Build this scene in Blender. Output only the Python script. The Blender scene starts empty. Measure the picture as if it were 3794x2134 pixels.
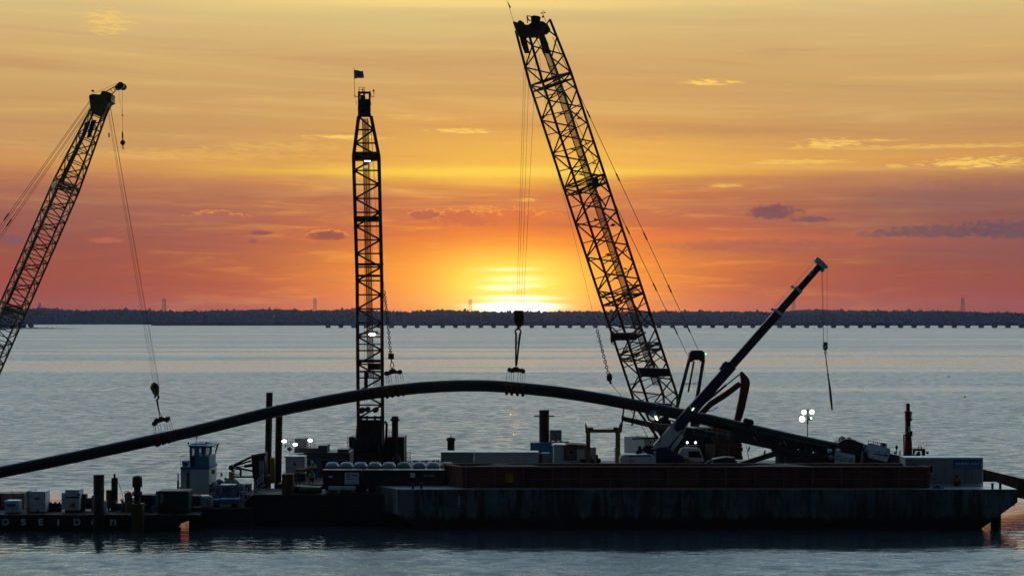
import bpy, bmesh, math, random
from mathutils import Vector, Matrix
random.seed(7)
SC = bpy.context.scene
COL = SC.collection
# ---------------------------------------------------------------- camera
H = 19.7            # camera height above the water (m)
F = 7377.0          # focal length in photo pixels (70 mm on 36 mm over 3794 px)
CX, HY = 1897.0, 1178.0
cd = bpy.data.cameras.new("camera"); cam = bpy.data.objects.new("camera", cd); COL.objects.link(cam)
cd.lens = 70.0; cd.sensor_width = 36.0; cd.clip_start = 1.0; cd.clip_end = 30000
cd.shift_y = (HY - 1067.0) / 3794.0
cam.location = (0, 0, H); cam.rotation_euler = (math.radians(90), 0, 0)
SC.camera = cam
SC.view_settings.view_transform = 'Standard'; SC.view_settings.look = 'None'
SC.view_settings.exposure = 0.0; SC.view_settings.gamma = 1.0
SC.cycles.use_denoising = True
SC.cycles.max_bounces = 6; SC.cycles.transparent_max_bounces = 12
SC.cycles.volume_bounces = 0
SC.cycles.volume_step_rate = 1.0

def lin(r, g, b):
    f = lambda c: (c/255/12.92) if c <= 10 else ((c/255+0.055)/1.055)**2.4
    return (f(r), f(g), f(b), 1.0)
class NG:
    """small helper for node graphs"""
    def __init__(s, tree): s.t = tree; s.n = tree.nodes; s.l = tree.links
    def new(s, typ, **kw):
        n = s.n.new(typ)
        for k, v in kw.items(): setattr(n, k, v)
        return n
    def put(s, sock, v):
        if isinstance(v, bpy.types.NodeSocket): s.l.new(v, sock)
        elif v is not None: sock.default_value = v
    def m(s, op, a, b=None, c=None):
        n = s.new('ShaderNodeMath', operation=op)
        for i, v in enumerate((a, b, c)): s.put(n.inputs[i], v)
        return n.outputs[0]
    def mr(s, v, a, b, c=0.0, d=1.0, smooth=True):
        n = s.new('ShaderNodeMapRange', interpolation_type='SMOOTHSTEP' if smooth else 'LINEAR')
        for i, x in enumerate((v, a, b, c, d)): s.put(n.inputs[i], x)
        return n.outputs[0]
    def mix(s, f, a, b, mode='MIX'):
        n = s.new('ShaderNodeMix', data_type='RGBA', blend_type=mode)
        s.put(n.inputs[0], f); s.put(n.inputs[6], a); s.put(n.inputs[7], b)
        return n.outputs[2]
    def ramp(s, f, stops):
        n = s.new('ShaderNodeValToRGB'); e = n.color_ramp.elements
        while len(e) < len(stops): e.new(0.5)
        for x, (p, c) in zip(e, stops): x.position = p; x.color = c
        s.put(n.inputs[0], f); return n.outputs[0]
    def xyz(s, x, y, z):
        n = s.new('ShaderNodeCombineXYZ')
        for i, v in enumerate((x, y, z)): s.put(n.inputs[i], v)
        return n.outputs[0]
    def noise(s, vec, scale, detail=4, rough=0.55, dist=0.0):
        n = s.new('ShaderNodeTexNoise'); s.put(n.inputs['Vector'], vec)
        n.inputs['Scale'].default_value = scale; n.inputs['Detail'].default_value = detail
        n.inputs['Roughness'].default_value = rough; n.inputs['Distortion'].default_value = dist
        return n.outputs[0]
# ---------------------------------------------------------------- sky (a world shader over view directions)
def uv(px, py):
    dx = px - CX
    return math.degrees(math.atan(dx/F)), math.degrees(math.atan((HY-py)/math.hypot(F, dx)))
PD = math.degrees(1/F)      # degrees in one photo pixel near the axis
def sky():
    w = bpy.data.worlds.new("World"); SC.world = w; w.use_nodes = True
    w.cycles.sampling_method = 'NONE'
    g = NG(w.node_tree); g.n.clear()
    tc = g.new('ShaderNodeTexCoord'); sp = g.new('ShaderNodeSeparateXYZ'); g.l.new(tc.outputs['Generated'], sp.inputs[0])
    X, Y, Z = sp.outputs
    u = g.m('MULTIPLY', g.m('ARCTAN2', X, Y), 57.29578)
    v = g.m('MULTIPLY', g.m('ARCSINE', g.m('MINIMUM', g.m('MAXIMUM', Z, -1.0), 1.0)), 57.29578)
    nA = g.noise(g.xyz(g.m('MULTIPLY', u, 0.10), g.m('MULTIPLY', v, 1.1), 3.3), 1.0, 6, 0.55, 0.3)      # long streaks
    nB = g.noise(g.xyz(g.m('MULTIPLY', u, 0.35), g.m('MULTIPLY', v, 3.6), 8.1), 1.0, 7, 0.6, 0.5)      # finer streaks
    nP = g.noise(g.xyz(g.m('MULTIPLY', u, 4.5), g.m('MULTIPLY', v, 8.0), 1.7), 1.0, 6, 0.62, 0.25)
    nW = g.noise(g.xyz(g.m('MULTIPLY', u, 2.4), g.m('ADD', g.m('MULTIPLY', v, 15.0), g.m('MULTIPLY', u, 0.8)), 4.2), 1.0, 6, 0.66, 0.5)      # puffs
    nL = g.noise(g.xyz(g.m('MULTIPLY', u, 0.12), g.m('MULTIPLY', v, 0.45), 5.5), 1.0, 3, 0.5)           # large
    vv = g.m('ADD', v, g.m('ADD', g.m('MULTIPLY', g.m('SUBTRACT', nA, 0.5), 1.1), g.m('MULTIPLY', g.m('SUBTRACT', nL, 0.5), 0.9)))
    t = g.m('DIVIDE', vv, 90.0)
    S = lambda lst: [(max(0.0, d/90.0), lin(*c)) for d, c in lst]
    far = g.ramp(t, S([(0.0, (142,62,50)), (0.9, (152,68,54)), (1.7, (148,76,66)), (2.5, (144,84,78)), (3.2, (156,96,80)),
        (3.9, (184,120,82)), (4.35, (204,146,84)), (5.0, (196,146,92)), (6.0, (200,156,98)), (7.2, (205,166,106)),
        (8.4, (214,182,122)), (9.3, (214,188,134)), (10.6, (200,196,170)), (12.5, (190,208,206)), (16.0, (186,212,218)), (24.0, (164,194,206)),
        (42.0, (88,120,152)), (90.0, (54,76,108))]))
    near = g.ramp(t, S([(0.0, (238,100,30)), (0.7, (244,112,34)), (1.5, (246,136,44)), (1.9, (244,134,42)), (2.3, (232,114,42)),
        (2.9, (210,108,62)), (3.3, (204,116,68)), (3.8, (220,146,70)), (4.2, (244,188,68)), (4.7, (236,176,76)), (5.4, (220,162,84)),
        (6.5, (207,160,96)), (7.6, (207,168,108)), (8.4, (218,188,124)), (9.3, (214,188,134)), (10.6, (200,196,170)), (12.5, (190,208,206)),
        (16.0, (186,212,218)), (24.0, (164,194,206)), (42.0, (88,120,152)), (90.0, (54,76,108))]))
    us = g.m('ADD', u, g.m('MULTIPLY', g.m('SUBTRACT', nA, 0.5), 4.0))
    wn = g.m('EXPONENT', g.m('MULTIPLY', g.m('MULTIPLY', us, us), -1/(6.2*6.2)))
    col = g.mix(wn, far, near)
    # the right-hand side sinks to dusky violet low down
    vio = g.m('MULTIPLY', g.mr(u, 7.0, 15.0), g.m('MULTIPLY', g.mr(v, 0.2, 2.2), g.mr(v, 5.2, 3.2)))
    col = g.mix(g.m('MULTIPLY', vio, 0.55), col, lin(118,78,82))
    dark = g.m('MULTIPLY', g.mr(nB, 0.52, 0.75), g.m('MULTIPLY', g.mr(v, 4.4, 3.4), 0.42))
    col = g.mix(dark, col, lin(140,76,76))
    lit = g.m('MULTIPLY', g.mr(nB, 0.5, 0.28), g.m('MULTIPLY', g.mr(v, 5.0, 3.6), g.mr(g.m('ABSOLUTE', u), 13.0, 2.0, 0.05, 0.5)))
    col = g.mix(lit, col, lin(255,176,62))
    # yellow bar above the sun, fading to both sides
    def bar(px, py, a, b, k=0.25):
        u0, v0 = uv(px, py)
        q = g.m('ADD', g.m('POWER', g.m('ABSOLUTE', g.m('DIVIDE', g.m('SUBTRACT', u, u0), a*PD)), 2.0),
                g.m('POWER', g.m('ABSOLUTE', g.m('DIVIDE', g.m('SUBTRACT', g.m('ADD', v, g.m('MULTIPLY', g.m('SUBTRACT', nA, 0.5), k)), v0), b*PD)), 2.0))
        return g.m('EXPONENT', g.m('MULTIPLY', q, -1.0))
    col = g.mix(g.m('MULTIPLY', bar(1800, 632, 760, 20), 0.9), col, lin(255,214,70))
    col = g.mix(g.m('MULTIPLY', bar(2400, 580, 420, 40), 0.3), col, lin(252,200,84))
    col = g.mix(g.m('MULTIPLY', bar(3000, 585, 950, 50, 0.5), 0.45), col, lin(238,172,78))
    col = g.mix(g.m('MULTIPLY', bar(850, 605, 650, 32, 0.5), 0.4), col, lin(226,162,80))
    col = g.mix(g.m('MULTIPLY', bar(2500, 885, 900, 30, 0.4), 0.35), col, lin(236,120,60))
    col = g.mix(g.m('MULTIPLY', bar(1700, 15, 900, 30, 0.5), 0.75), col, lin(252,220,130))
    nC = g.noise(g.xyz(g.m('MULTIPLY', u, 0.075), g.m('ADD', g.m('MULTIPLY', v, 1.9), g.m('MULTIPLY', u, 0.045)), 21.0), 1.0, 7, 0.62, 0.6)
    cir = g.m('MULTIPLY', g.m('MULTIPLY', g.mr(nC, 0.50, 0.72), g.mr(v, 2.2, 4.2)), g.mr(v, 10.5, 8.6, 0.0, 0.26))
    col = g.mix(cir, col, lin(242,204,126))
    dim = g.m('MULTIPLY', g.m('MULTIPLY', g.mr(nC, 0.48, 0.30), g.mr(v, 1.0, 3.0)), g.mr(v, 10.0, 6.0, 0.0, 0.4))
    col = g.mix(dim, col, lin(178,124,88))
    # clouds
    def blob(px, py, a, b, k, lo=0.0, hi=0.45, nz=None, tail=1.0):
        u0, v0 = uv(px, py)
        du = g.m('DIVIDE', g.m('SUBTRACT', u, u0), a*PD); dv = g.m('DIVIDE', g.m('SUBTRACT', v, v0), b*PD)
        dv = g.m('MULTIPLY', dv, g.mr(dv, -0.2, 0.2, 1.35, 0.9))     # flatter below, fuller above
        q = g.m('ADD', g.m('MULTIPLY', du, du), g.m('MULTIPLY', dv, dv))
        e = g.m('ADD', g.m('SUBTRACT', 1.0, q), g.m('MULTIPLY', g.m('SUBTRACT', nz or nP, 0.5), k))
        return g.mr(e, lo, hi), e
    for (px, py, a, b, k, c, o, rim) in (
            (1740, 812, 170, 34, 2.6, (196,98,70), .9, 1), (1900, 806, 130, 30, 2.6, (214,106,60), .9, 1), (1580, 800, 70, 18, 2.6, (172,86,76), .85, 1), (2040, 806, 60, 18, 2.4, (222,112,60), .8, 1),
            (1215, 876, 90, 20, 1.6, (128,68,72), .95, 1), (966, 865, 48, 10, 1.4, (126,70,80), .9, 0), (938, 895, 20, 10, 1.2, (140,76,84), .8, 0),
            (2870, 790, 115, 28, 2.0, (110,70,84), .92, 0), (3010, 816, 90, 12, 1.6, (112,74,88), .85, 0),
            (3480, 862, 240, 26, 2.2, (100,74,88), .8, 0), (3720, 858, 190, 36, 2.2, (96,72,86), .85, 0), (3270, 870, 100, 16, 2.0, (112,76,86), .7, 0),
            (800, 806, 110, 20, 2.6, (172,98,88), .6, 1), (40, 892, 60, 18, 2.4, (112,80,100), .7, 0), (390, 892, 70, 12, 2.2, (196,106,84), .6, 0),
            (2800, 915, 420, 24, 1.6, (146,82,82), .55, 0), (3560, 740, 420, 60, 1.4, (140,96,92), .5, 0)):
        mk, e = blob(px, py, a, b*1.15, k*1.3, -0.1, 0.9)
        col = g.mix(g.m('MULTIPLY', mk, o), col, lin(*c))
        if rim:
            rr = g.m('MULTIPLY', g.mr(e, -0.05, 0.15), g.mr(e, 0.5, 0.2))
            col = g.mix(g.m('MULTIPLY', rr, g.mr(v, uv(px, py)[1]-.05, uv(px, py)[1]+.15, 0.05, 0.55)), col, lin(250,160,66))
    for (px, py, a, b, k, o) in ((2630, 308, 105, 8, 2.6, .9), (1715, 488, 125, 6, 2.4, .85), (1290, 511, 160, 7, 2.8, .8), (3060, 534, 110, 12, 2.8, .8), (3220, 522, 130, 4, 2.2, .6),
            (3640, 606, 200, 14, 2.8, .8), (2960, 602, 180, 6, 2.4, .55), (400, 92, 80, 30, 3.2, .5), (3500, 545, 600, 6, 1.6, .5), (2680, 690, 70, 5, 2.2, .6), (1010, 545, 260, 10, 2.6, .25),
            (1940, 742, 50, 5, 1.8, .7), (3320, 617, 40, 5, 2, .5), (1560, 440, 160, 9, 2.6, .25), (760, 575, 420, 16, 2.0, .22)):
        mk, e = blob(px, py, a*1.25, b*2.0, k*1.7, 0.15, 1.3, nW)
        col = g.mix(g.m('MULTIPLY', mk, o), col, lin(255,210,100))
    # glow and burnt-out core round the setting sun
    def gl(px, py, a, b, p=2.0):
        u0, v0 = uv(px, py)
        q = g.m('ADD', g.m('POWER', g.m('ABSOLUTE', g.m('DIVIDE', g.m('SUBTRACT', u, u0), a*PD)), p),
                g.m('POWER', g.m('ABSOLUTE', g.m('DIVIDE', g.m('SUBTRACT', v, v0), b*PD)), p))
        return g.m('EXPONENT', g.m('MULTIPLY', q, -1.0))
    st = g.m('ADD', 0.62, g.m('MULTIPLY', nB, 0.75))
    col = g.mix(g.m('MINIMUM', g.m('MULTIPLY', gl(1900, 1075, 520, 150), g.m('MULTIPLY', st, 0.85)), 1.0), col, (1.15, .48, .03, 1))
    col = g.mix(g.m('MINIMUM', g.m('MULTIPLY', gl(1902, 1070, 255, 122, 2.6), g.m('MULTIPLY', st, 1.0)), 1.0), col, (1.25, .92, .10, 1))
    for (px, py, a, b, o) in ((1912, 1136, 150, 12, 1.4), (1912, 1150, 105, 26, 2.2), (1918, 1104, 110, 8, .9), (1862, 1066, 70, 9, .5), (1950, 1058, 60, 6, .35), (1905, 1034, 90, 12, .3), (1893, 997, 90, 6, .28)):
        col = g.mix(g.m('MINIMUM', g.m('MULTIPLY', gl(px, py, a, b, 3.0 if o > 1.3 else 2.0), g.m('MULTIPLY', st, o)), 1.0), col, (1.9, 1.75, 1.4, 1))
    # the sky behind the camera is dim dusk blue
    fr = g.mr(Y, -0.05, 0.62)
    col = g.mix(fr, lin(24,34,44), col)
    # a little of a physical sky underneath
    ns = g.new('ShaderNodeTexSky', sky_type='NISHITA'); ns.sun_disc = False
    ns.sun_elevation = math.radians(0.6); ns.sun_rotation = math.radians(0.0)
    b1 = g.new('ShaderNodeBackground'); g.put(b1.inputs[0], col); g.put(b1.inputs[1], g.mr(v, 9.6, 13.5, 1.0, 2.5))  # unseen sky above the view gets added, unnatural brightness to lighten the water
    b2 = g.new('ShaderNodeBackground'); g.l.new(ns.outputs[0], b2.inputs[0]); b2.inputs[1].default_value = 0.004
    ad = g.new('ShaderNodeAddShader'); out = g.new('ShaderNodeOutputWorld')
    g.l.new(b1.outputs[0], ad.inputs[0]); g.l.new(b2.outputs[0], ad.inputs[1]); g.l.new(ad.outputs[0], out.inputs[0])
SKY_GAIN = 1.0
sky()
# the sun, on the tree line straight ahead (dimmed by the thick air it sits in)
sl = bpy.data.lights.new("sun", 'SUN'); so = bpy.data.objects.new("sun", sl); COL.objects.link(so)
sl.energy = SUN = 0.6; sl.angle = math.radians(0.3); sl.color = (1.0, 0.36, 0.08)
SUN_EL = 0.22
so.rotation_euler = (math.radians(-(90-SUN_EL)), 0, 0)     # light travels from +Y towards the camera
# ---------------------------------------------------------------- building helpers
def P(px, py, Y): return Vector(((px-CX)/F*Y, Y, H-(py-HY)/F*Y))
def pm(Y): return Y/F           # metres in one photo pixel at distance Y
ORG = {}
class MB:
    def __init__(s): s.v = []; s.f = []; s.sm = []
    def add(s, vs, fs, smooth=False):
        b = len(s.v); s.v += [Vector(x) for x in vs]
        for f in fs: s.f.append([b+i for i in f]); s.sm.append(smooth)
        return s
    def hexa(s, p):      # 8 points: bottom ring 0-3, top ring 4-7
        return s.add(p, [(3,2,1,0), (4,5,6,7), (0,1,5,4), (1,2,6,5), (2,3,7,6), (3,0,4,7)])
    def box(s, c, d, rz=0.0, ry=0.0, rx=0.0):
        c = Vector(c); h = Vector(d)*0.5
        R = Matrix.Rotation(rz, 3, 'Z') @ Matrix.Rotation(ry, 3, 'Y') @ Matrix.Rotation(rx, 3, 'X')
        q = [(-1,-1,-1), (1,-1,-1), (1,1,-1), (-1,1,-1), (-1,-1,1), (1,-1,1), (1,1,1), (-1,1,1)]
        return s.hexa([c + R @ Vector((a*h.x, b*h.y, e*h.z)) for a, b, e in q])
    def pbox(s, x0, y0, x1, y1, Y, dep, bev=0.0):     # front face fills a photo rectangle at distance Y
        a = P(x0, y1, Y); b = P(x1, y0, Y)
        if bev <= 0: return s.box(((a.x+b.x)/2, Y+dep/2, (a.z+b.z)/2), (b.x-a.x, dep, b.z-a.z))
        return s.bbox(((a.x+b.x)/2, Y+dep/2, (a.z+b.z)/2), (b.x-a.x, dep, b.z-a.z), bev)
    def bbox(s, c, d, r):     # box with bevelled edges
        bm = bmesh.new(); bmesh.ops.create_cube(bm, size=1.0)
        for v in bm.verts: v.co = Vector((v.co.x*d[0], v.co.y*d[1], v.co.z*d[2])) + Vector(c)
        bmesh.ops.bevel(bm, geom=bm.edges[:], offset=min(r, min(d)*0.45), segments=2, affect='EDGES', profile=0.5)
        bm.verts.ensure_lookup_table()
        s.add([v.co.copy() for v in bm.verts], [[v.index for v in f.verts] for f in bm.faces]); bm.free(); return s
    def prism(s, pts, Y, dep):       # photo polygon at distance Y, with thickness
        n = len(pts); A = [P(x, y, Y) for x, y in pts]; B = [a + Vector((0, dep, 0)) for a in A]
        ar = sum(A[i].x*A[(i+1) % n].z - A[(i+1) % n].x*A[i].z for i in range(n))
        if ar < 0: A.reverse(); B.reverse()
        return s.add(A+B, [list(range(n)), list(range(2*n-1, n-1, -1))] + [[i, i+n, (i+1) % n + n, (i+1) % n] for i in range(n)])
    def xprism(s, pts, Y0, Y1):      # (x, z) polygon in metres
        n = len(pts); A = [Vector((x, Y0, z)) for x, z in pts]; B = [Vector((x, Y1, z)) for x, z in pts]
        return s.add(A+B, [list(range(n)), list(range(2*n-1, n-1, -1))] + [[i, i+n, (i+1) % n + n, (i+1) % n] for i in range(n)])
    def tube(s, pts, r, n=8, cap=True, rs=None):
        pts = [Vector(p) for p in pts]; b = len(s.v); k = len(pts); up = None
        for i, p in enumerate(pts):
            d = (pts[min(i+1, k-1)] - pts[max(i-1, 0)]).normalized()
            if up is None: up = Vector((0,0,1)) if abs(d.z) < 0.9 else Vector((1,0,0))
            a = d.cross(up).normalized(); c = a.cross(d).normalized(); up = c
            rr = rs[i] if rs else r
            s.v += [p + (a*math.cos(2*math.pi*j/n) + c*math.sin(2*math.pi*j/n))*rr for j in range(n)]
        for i in range(k-1):
            for j in range(n):
                s.f.append([b+i*n+j, b+i*n+(j+1) % n, b+(i+1)*n+(j+1) % n, b+(i+1)*n+j]); s.sm.append(n > 4)
        if cap:
            s.f.append([b+j for j in range(n-1, -1, -1)]); s.f.append([b+(k-1)*n+j for j in range(n)]); s.sm += [False, False]
        return s
    def bar(s, a, b, r, n=6): return s.tube([a, b], r, n)
    def pbar(s, a, b, rpx, n=6):     # a, b = (px, py, Y); radius in photo pixels
        return s.tube([P(*a), P(*b)], rpx*pm((a[2]+b[2])/2), n)
    def beam(s, a, b, w, h, up=(0,0,1)):     # rectangular beam from a to b
        a = Vector(a); b = Vector(b); d = (b-a).normalized(); u = Vector(up)
        if abs(d.dot(u)) > 0.98: u = Vector((0,1,0))
        x = d.cross(u).normalized(); z = x.cross(d).normalized(); x *= w/2; z *= h/2
        return s.hexa([a-x-z, a+x-z, a+x+z, a-x+z, b-x-z, b+x-z, b+x+z, b-x+z])
    def lathe(s, c, prof, n=16, axis='Z'):   # prof = [(r, h)...]
        c = Vector(c); b = len(s.v); k = len(prof)
        for r, h in prof:
            for j in range(n):
                t = 2*math.pi*j/n; q = (r*math.cos(t), r*math.sin(t), h)
                if axis == 'Y': q = (q[0], q[2], q[1])
                if axis == 'X': q = (q[2], q[0], q[1])
                s.v.append(c + Vector(q))
        for i in range(k-1):
            for j in range(n):
                f = [b+i*n+j, b+i*n+(j+1) % n, b+(i+1)*n+(j+1) % n, b+(i+1)*n+j]
                s.f.append(f if axis != 'Y' else f[::-1]); s.sm.append(True)
        s.f.append([b+j for j in range(n)][::-1 if axis != 'Y' else 1]); s.f.append([b+(k-1)*n+j for j in range(n)][::1 if axis != 'Y' else -1]); s.sm += [False, False]
        return s
    def ball(s, c, r, n=10, sq=(1,1,1)):
        pr = [(math.sin(math.pi*i/n)*r + 1e-4, -math.cos(math.pi*i/n)*r) for i in range(n+1)]
        b = len(s.v); s.lathe((0,0,0), pr, n+2)
        for i in range(b, len(s.v)): s.v[i] = Vector(c) + Vector((s.v[i].x*sq[0], s.v[i].y*sq[1], s.v[i].z*sq[2]))
        return s
    def ring(s, c, R, r, nrm=(0,1,0), n=14, m=6, sq=(1,1), a0=0.0, a1=2*math.pi):
        nrm = Vector(nrm).normalized(); u = Vector((0,0,1)) if abs(nrm.z) < .9 else Vector((1,0,0))
        x = nrm.cross(u).normalized(); z = x.cross(nrm); full = a1-a0 > 6.2
        pts = [Vector(c) + x*math.cos(a0+(a1-a0)*i/n)*R*sq[0] + z*math.sin(a0+(a1-a0)*i/n)*R*sq[1] for i in range(n+1)]
        return s.tube(pts, r, m, not full)
    def text(s, txt, px, py, Y, hpx, col_w=None, shear=0.0, slope=0.0, bold=0.0):
        """lettering standing 12 mm proud of a face at distance Y; px, py = left end of the base line, hpx = capital height"""
        cu = bpy.data.curves.new("t", 'FONT'); cu.body = txt; cu.size = 1.0; cu.extrude = 0.004; cu.shear = shear; cu.offset = bold
        ob = bpy.data.objects.new("t", cu); COL.objects.link(ob)
        dg = bpy.context.evaluated_depsgraph_get(); me = bpy.data.meshes.new_from_object(ob.evaluated_get(dg))
        k = hpx*pm(Y)/0.69; w = max(v.co.x for v in me.vertices) or 1
        kx = k if col_w is None else col_w*pm(Y)/w; o = P(px, py, Y)
        s.add([o + Vector((v.co.x*kx, -0.012 - v.co.z, v.co.y*k - slope*v.co.x*kx)) for v in me.vertices], [list(p.vertices) for p in me.polygons])
        bpy.data.objects.remove(ob); bpy.data.curves.remove(cu); bpy.data.meshes.remove(me); return s
    def build(s, name, m, parent=None, **kw):
        me = bpy.data.meshes.new(name)
        if parent is not None: o0 = ORG[parent]
        else:
            o0 = Vector(((min(v.x for v in s.v)+max(v.x for v in s.v))/2, (min(v.y for v in s.v)+max(v.y for v in s.v))/2, min(v.z for v in s.v)))
        me.from_pydata([v - o0 for v in s.v], [], s.f); me.polygons.foreach_set('use_smooth', s.sm)
        me.materials.append(m); me.update()
        ob = bpy.data.objects.new(name, me); COL.objects.link(ob); ORG[ob] = o0
        if parent is not None: ob.parent = parent
        else: ob.location = o0
        return tag(ob, **kw) if kw else ob
def tag(o, label=None, cat=None, group=None, kind=None):
    if label: o['label'] = label
    if cat: o['category'] = cat
    if group: o['group'] = group
    if kind: o['kind'] = kind
    return o
def thing(name, loc, label, cat, group=None):
    o = bpy.data.objects.new(name, None); COL.objects.link(o); o.location = loc; o.empty_display_size = 0.5
    ORG[o] = Vector(loc); return tag(o, label, cat, group)
def dup(root, loc, label=None, rz=None):
    r = root.copy(); COL.objects.link(r); r.location = loc
    if label: r['label'] = label
    if rz is not None: r.rotation_euler.z = rz
    for ch in list(root.children):
        c = ch.copy(); COL.objects.link(c); c.parent = r
        for gch in list(ch.children):
            d = gch.copy(); COL.objects.link(d); d.parent = c
    return r
# ---------------------------------------------------------------- materials
def newmat(name):
    m = bpy.data.materials.new(name); m.use_nodes = True
    g = NG(m.node_tree); g.n.clear()
    b = g.new('ShaderNodeBsdfPrincipled'); o = g.new('ShaderNodeOutputMaterial'); g.l.new(b.outputs[0], o.inputs[0])
    return m, g, b
def paint(name, c, c2=None, amt=0.35, scale=1.5, rough=0.5, metal=0.0, streak=False, bump=0.0):
    """worn paint: base colour c with patches and streaks of c2 (rust, grime or bare metal)"""
    m, g, b = newmat(name)
    tc = g.new('ShaderNodeTexCoord'); mp = g.new('ShaderNodeMapping'); g.l.new(tc.outputs['Object'], mp.inputs[0])
    mp.inputs['Scale'].default_value = (1.6, 1.6, 0.22) if streak else (1, 1, 1)
    n = g.noise(mp.outputs[0], scale, 8, 0.65, 0.2); n2 = g.noise(tc.outputs['Object'], scale*0.35, 4, 0.5)
    f = g.mr(g.m('ADD', g.m('MULTIPLY', n, 0.7), g.m('MULTIPLY', n2, 0.3)), 0.62-amt*0.4, 0.74-amt*0.22)
    c4 = lambda x: (x[0], x[1], x[2], 1)
    c2 = c2 or tuple(x*0.55 for x in c)
    var = g.mix(g.m('MULTIPLY', n2, 0.5), c4(c), c4(tuple(x*0.72 for x in c)))
    g.put(b.inputs['Base Color'], g.mix(f, var, c4(c2)))
    g.put(b.inputs['Roughness'], g.mr(f, 0, 1, rough, min(1.0, rough+0.3))); b.inputs['Metallic'].default_value = metal; b.inputs['Specular IOR Level'].default_value = 0.32
    if bump:
        bp = g.new('ShaderNodeBump'); bp.inputs['Strength'].default_value = bump; bp.inputs['Distance'].default_value = 0.02
        g.l.new(n, bp.inputs['Height']); g.l.new(bp.outputs[0], b.inputs['Normal'])
    return m
def glow(name, c, s):
    m, g, b = newmat(name)
    b.inputs['Base Color'].default_value = (0.8, 0.8, 0.8, 1)
    b.inputs['Emission Color'].default_value = (*c, 1); b.inputs['Emission Strength'].default_value = s
    return m
def glass(name, a=0.25):
    m, g, b = newmat(name); b.inputs['Base Color'].default_value = (0.02, 0.025, 0.03, 1); b.inputs['Roughness'].default_value = 0.08
    tr = g.new('ShaderNodeBsdfTransparent'); tr.inputs[0].default_value = (0.85, 0.86, 0.88, 1)
    mx = g.new('ShaderNodeMixShader'); mx.inputs[0].default_value = a
    g.l.new(tr.outputs[0], mx.inputs[1]); g.l.new(b.outputs[0], mx.inputs[2])
    g.l.new(mx.outputs[0], [n for n in g.n if n.type == 'OUTPUT_MATERIAL'][0].inputs[0])
    return m
# ---------------------------------------------------------------- water, shore, bridge, pylons
def water_mat():
    m, g, b = newmat("water")
    ge = g.new('ShaderNodeNewGeometry'); sp = g.new('ShaderNodeSeparateXYZ'); g.l.new(ge.outputs['Position'], sp.inputs[0])
    X, Y, Z = sp.outputs
    b.inputs['Base Color'].default_value = (0.028, 0.045, 0.05, 1); b.inputs['IOR'].default_value = 1.6
    # wind slicks: long calm streaks lying across the view
    sl = g.noise(g.xyz(g.m('MULTIPLY', X, 0.0011), g.m('MULTIPLY', Y, 0.0085), 0.0), 1.0, 5, 0.6, 0.4)
    win = g.m('MULTIPLY', g.mr(Y, 590.0, 640.0), g.mr(Y, 1330.0, 1200.0))
    slick = g.mr(g.m('ADD', sl, g.m('MULTIPLY', win, 0.09)), 0.50, 0.66)
    slick = g.m('MULTIPLY', slick, g.mr(Y, 380.0, 600.0))
    w1 = g.noise(g.xyz(g.m('MULTIPLY', X, 0.55), g.m('MULTIPLY', Y, 0.8), 0), 1.0, 2, 0.5, 0.3)
    w2 = g.noise(g.xyz(g.m('MULTIPLY', X, 1.5), g.m('MULTIPLY', Y, 2.2), 4), 1.0, 3, 0.6, 0.3)
    gust = g.noise(g.xyz(g.m('MULTIPLY', X, 0.03), g.m('MULTIPLY', Y, 0.05), 9), 1.0, 4, 0.6)
    w0 = g.noise(g.xyz(g.m('MULTIPLY', X, 0.10), g.m('MULTIPLY', Y, 0.17), 2.2), 1.0, 2, 0.5, 0.4)
    fine = g.noise(g.xyz(g.m('MULTIPLY', X, 0.30), g.m('MULTIPLY', Y, 0.34), 6), 1.0, 6, 0.82, 0.1)
    h = g.m('ADD', g.m('MULTIPLY', w0, WAVE0), g.m('ADD', g.m('MULTIPLY', w1, WAVE1), g.m('MULTIPLY', w2, WAVE2)))
    amp = g.m('MULTIPLY', g.m('SUBTRACT', 1.0, g.m('MULTIPLY', slick, 0.62)), g.mr(gust, 0.35, 0.65, 0.75, 1.0))
    bp = g.new('ShaderNodeBump'); bp.inputs['Distance'].default_value = 1.0
    g.put(bp.inputs['Strength'], g.m('MULTIPLY', g.m('MINIMUM', amp, 1.0), g.mr(Y, 168.0, 182.0, 1.0, 0.35) if False else g.m('MAXIMUM', g.mr(Y, 236.0, 205.0, 1.0, 0.3), g.mr(Y, 172.0, 162.0)))); g.put(bp.inputs['Height'], h)
    g.l.new(bp.outputs[0], b.inputs['Normal'])
    edge = g.m('ADD', Y, g.m('MULTIPLY', g.m('SUBTRACT', gust, 0.5), 26.0))
    lee = g.m('MULTIPLY', g.mr(edge, 162.0, 172.0), g.mr(edge, 236.0, 212.0))      # sheltered water round the barges
    ro = g.m('MULTIPLY', g.mr(slick, 0, 1, WROUGH, 0.26), g.m('MULTIPLY', g.mr(gust, 0.35, 0.65, 0.92, 1.05), g.mr(fine, 0.38, 0.62, 0.55, 1.4)))
    g.put(b.inputs['Roughness'], g.m('ADD', g.m('MULTIPLY', ro, g.m('SUBTRACT', 1.0, lee)), g.m('MULTIPLY', lee, 0.07)))
    return m
WAVE0, WAVE1, WAVE2, WROUGH = 0.35, 0.36, 0.12, 0.42
M_WATER = water_mat()
w = MB(); ys = [-150, 60, 140, 200, 260, 400, 800, 2000, 5000, 8900]
for a, c in zip(ys, ys[1:]): w.add([(-2900, a, 0), (2900, a, 0), (2900, c, 0), (-2900, c, 0)], [(0,1,2,3)])
w.build("water", M_WATER, kind='structure')
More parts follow.
